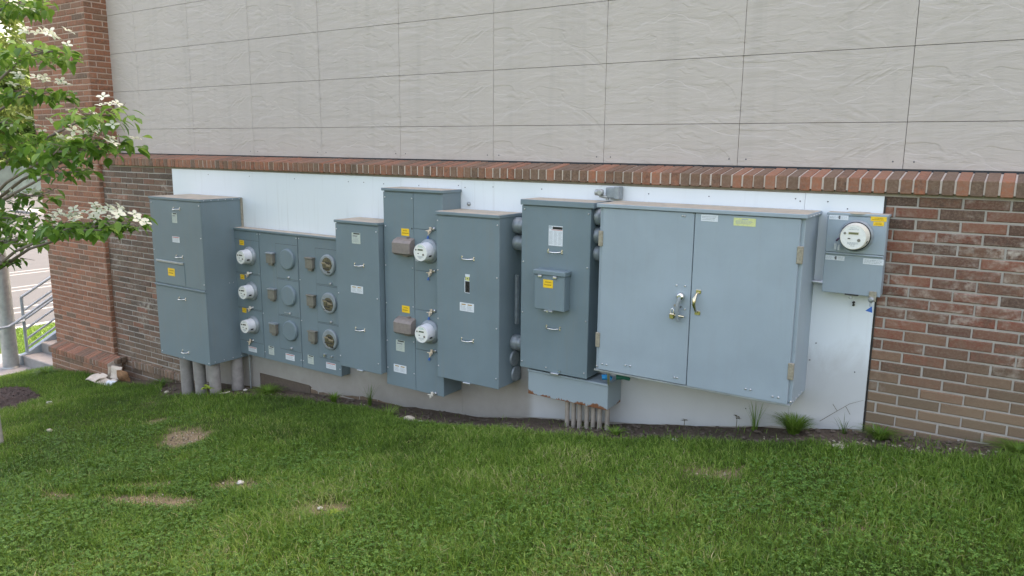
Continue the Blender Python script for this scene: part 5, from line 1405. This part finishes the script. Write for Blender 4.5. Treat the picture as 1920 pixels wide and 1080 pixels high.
# dogwood in flower at the left edge: trunk just outside, tiers of branches reaching in
DX, DY = -2.66, -2.56
dg = thing('dogwood_tree', 'flowering dogwood with pale trunk and flat white flowers at the left edge', 'tree', (DX, DY, ground_z(DX, DY)))
zt = ground_z(DX, DY)
def trunk(b):
    pts = [(DX, DY, zt - .1), (DX - .005, DY, zt + .3), (DX - .02, DY + .01, zt + 1.0), (DX - .03, DY, zt + 1.9), (DX, DY + .02, zt + 2.8), (DX + .06, DY, zt + 3.9), (DX + .05, DY - .03, zt + 4.9)]
    b.tube(pts, [.072, .062, .056, .050, .042, .028, .012], 'bark', 14)
part('trunk', dg, trunk)
TIERS = [(-1.593, -2.5, 0.856, 0.30, 0.075, 1), (-0.90, -2.7, 0.435, 0.34, 0.10, 1), (-1.45, -2.5, 0.19, 0.36, 0.06, 1), (-0.40, -2.6, 0.013, 0.24, 0.10, .9), (-1.35, -2.6, -0.186, 0.50, 0.17, 1.1), (-0.56, -2.7, -0.217, 0.36, 0.11, .85), (-0.33, -2.55, -0.165, 0.17, 0.08, .9), (-0.72, -2.7, -0.365, 0.26, 0.05, .6), (-1.45, -2.8, -0.03, 0.30, 0.09, .8), (-1.75, -2.5, -0.58, 0.36, 0.09, 0.32), (-1.117, -2.6, -0.789, 0.26, 0.065, .9), (-0.50, -2.7, -0.745, 0.34, 0.055, 1), (-0.36, -2.55, -0.713, 0.18, 0.085, .9), (-1.80, -2.6, -0.75, 0.27, 0.085, 0.8), (-1.90, -2.6, -0.96, 0.26, 0.04, 0.8), (-2.05, -2.6, -1.14, 0.12, 0.045, 0.7), (-2.3, -2.6, 0.425, 0.5, 0.2, 1), (-2.3, -2.8, -0.2, 0.5, 0.2, 1), (-2.9, -2.4, -0.85, 0.5, 0.16, 1), (-3.3, -2.6, .1, .6, .22, 1), (-2.7, -2.1, 1.1, .6, .22, 1), (-2.5, -3.0, 1.5, .5, .2, 1), (-3.2, -3.0, .7, .5, .2, 1)]
def tiers_pts(seed=5):
    q = random.Random(seed); out = []
    for (x, y, z, sx_, sz_, dn) in TIERS:
        # branch from the trunk
        h0 = min(max(z - .35 * abs(x - DX) ** .8, zt + 1.1), zt + 4.4)
        mid = ((x * .45 + DX * .55), (y * .5 + DY * .5), h0 * .45 + z * .55 + .02)
        out.append((x, y, z, sx_, sz_, dn, [(DX, DY, h0), mid, (x - sx_ * .55, y, z - .02), (x + sx_ * .35, y - .02, z - .01), (x + sx_ * .85, y, z)]))
    return out
TP = tiers_pts(); q = random.Random(8)
for (x, y, z, sx_, sz_, dn, pl_) in TP:
    b = MB(); b.tube(pl_, [.016, .011, .008, .005, .003], 'twig', 7)
    for k in range(int(9 * max(.8, sx_ / .3))):
        s_ = q.uniform(-1, .9); bx_ = x + s_ * sx_ * .8; a = q.uniform(-2.6, 2.6)
        l_ = q.uniform(.05, .15)
        b.tube([(bx_, y, z - .01), (bx_ + l_ * .6 * math.cos(a), y + l_ * .9 * math.sin(a), z + q.uniform(-.02, .05)), (bx_ + l_ * math.cos(a), y + l_ * 1.5 * math.sin(a), z + q.uniform(-.05, .09) * sz_ / .1)], [.004, .003, .0015], 'twig', 5)
    b.build('branch', dg)
Vl = []; Fl4 = []; Fl3 = []; Tl = []
def dog_leaf(base, az, el, ln, wd, tn, roll_):
    b0 = len(Vl); base = Vector(base)
    dv = Vector((math.cos(az) * math.cos(el), math.sin(az) * math.cos(el), math.sin(el))); sd_ = dv.cross(Vector((0, 0, 1))).normalized()
    nn = sd_.cross(dv); sd_ = (sd_ * math.cos(roll_) + nn * math.sin(roll_)); nn = sd_.cross(dv)
    for s_, w_, dr in ((0, .12, 0), (.25, .82, .0), (.55, .95, -.05), (.82, .5, -.14)):
        c = base + dv * ln * s_ + nn * ln * dr
        Vl.extend([c - sd_ * wd * w_ * .5 + nn * wd * .16 * w_, c, c + sd_ * wd * w_ * .5 + nn * wd * .16 * w_])
    Vl.append(base + dv * ln + nn * ln * -.22)
    for i in range(3):
        a = b0 + i * 3; Fl4.extend([(a, a + 1, a + 4, a + 3), (a + 1, a + 2, a + 5, a + 4)])
    Fl3.extend([(b0 + 9, b0 + 10, b0 + 12), (b0 + 10, b0 + 11, b0 + 12)]); Tl.extend([tn] * 13)
for (x, y, z, sx_, sz_, dn, _) in TP:
    n = int(330 * dn * sx_ * (.6 + 4 * sz_) / .3 * .36)
    ct = q.uniform(.3, .6)
    for i in range(n):
        a = q.uniform(0, 6.283); rr = math.sqrt(q.random())
        zz = z + sz_ * q.uniform(-1, .75) * (1 - .4 * rr)
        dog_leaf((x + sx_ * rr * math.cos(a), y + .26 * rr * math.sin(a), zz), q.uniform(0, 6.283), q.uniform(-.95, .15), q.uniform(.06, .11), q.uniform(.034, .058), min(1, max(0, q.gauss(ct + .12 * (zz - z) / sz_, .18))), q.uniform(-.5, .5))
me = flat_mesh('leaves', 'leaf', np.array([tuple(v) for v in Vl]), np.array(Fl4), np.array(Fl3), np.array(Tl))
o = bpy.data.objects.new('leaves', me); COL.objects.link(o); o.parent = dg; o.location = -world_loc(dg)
FL = [(-1.193, 0.8), (-1.34, 0.781), (-1.339, 0.607), (-1.141, 0.608), (-1.05, .60), (-0.956, 0.58), (-.88, .565), (-0.815, 0.549), (-0.725, 0.529), (-1.435, 0.546), (-1.242, 0.504), (-0.84, 0.494), (-1.591, 0.487), (-1.524, 0.342), (-1.45, .325), (-1.382, 0.309), (-1.30, .29), (-1.213, 0.272), (-1.14, .26), (-1.062, 0.247), (-0.931, 0.224), (-1.631, 0.249), (-1.308, 0.389), (-0.591, 0.027), (-0.539, 0.005), (-0.304, 0.119), (-0.212, 0.079), (-0.17, 0.061), (-1.23, 0.007), (-1.156, -0.016), (-1.409, -0.068), (-1.334, -0.1), (-1.63, -0.115), (-0.767, -0.153), (-0.705, -0.091), (-0.611, -0.084), (-0.507, -0.084), (-0.463, -0.109), (-0.398, -0.131), (-0.107, -0.066), (-0.306, -0.099), (-0.004, -0.172), (-0.043, -0.186), (-0.485, -0.239), (-0.432, -0.252), (-1.248, -0.263), (-1.7, -0.338), (-0.588, -0.349), (-1.315, -0.389), (-1.215, -0.687), (-1.116, -0.706), (-1.042, -0.725), (-0.989, -0.73), (-0.717, -0.675), (-0.646, -0.679), (-0.871, -0.707), (-0.503, -0.671), (-0.401, -0.68), (-0.566, -0.712), (-0.255, -0.606), (-0.212, -0.622), (-0.15, -0.644), (-0.069, -0.661), (-0.033, -0.716), (-0.965, -0.807), (-0.774, -0.786), (-1.046, -0.828), (-0.319, -0.592), (-1.858, -0.709), (-1.93, -0.82), (-1.314, -0.891), (-1.577, -0.559), (-1.803, -0.664)]
def bract_proto():
    b = MB(); vs = []; fs = []
    for k in range(4):
        a = k * math.pi / 2; ca, sa = math.cos(a), math.sin(a); b0 = len(vs)
        for s_, w_, h_ in ((.04, .12, 0), (.4, .52, .05), (.72, .50, .10), (.95, .16, .06)):
            for sg in (-1, 0, 1):
                u_, v_ = s_, sg * w_ * .5; vs.append(((ca * u_ - sa * v_), (sa * u_ + ca * v_), h_ + (.05 if sg else 0) * w_))
        for i in range(3):
            t0 = b0 + i * 3; fs += [(t0, t0 + 1, t0 + 4, t0 + 3), (t0 + 1, t0 + 2, t0 + 5, t0 + 4)]
    b.add(vs, fs, 'bract', True)
    b.lathe((0, 0, .02), [(.10, 0), (.12, .06), (.06, .12)], 'clover', 8, axis='z')
    return b
pr = bract_proto(); first = None
FL += [(x + q.uniform(-.09, .09), z + q.uniform(-.02, .03)) for x, z in FL if q.random() < .75]
FL = [(x - .09 if x > -.22 else x, z) for x, z in FL]
for i, (x, z) in enumerate(FL):
    yy = -2.6 + q.uniform(-.12, .14); s_ = q.uniform(.038, .055)
    if first is None:
        first = pr.build('flower', None); me = first.data
        at = me.attributes.new('tone', 'FLOAT', 'POINT'); at.data.foreach_set('value', [.55] * len(me.vertices)); o = first
    else:
        o = first.copy(); COL.objects.link(o)
    o.parent = dg; o.location = Vector((x, yy, z + .012)) - world_loc(dg); o.scale = (s_, s_, s_); o.rotation_euler = (q.uniform(.05, .85), q.uniform(-.1, .5), q.uniform(0, 3.14))
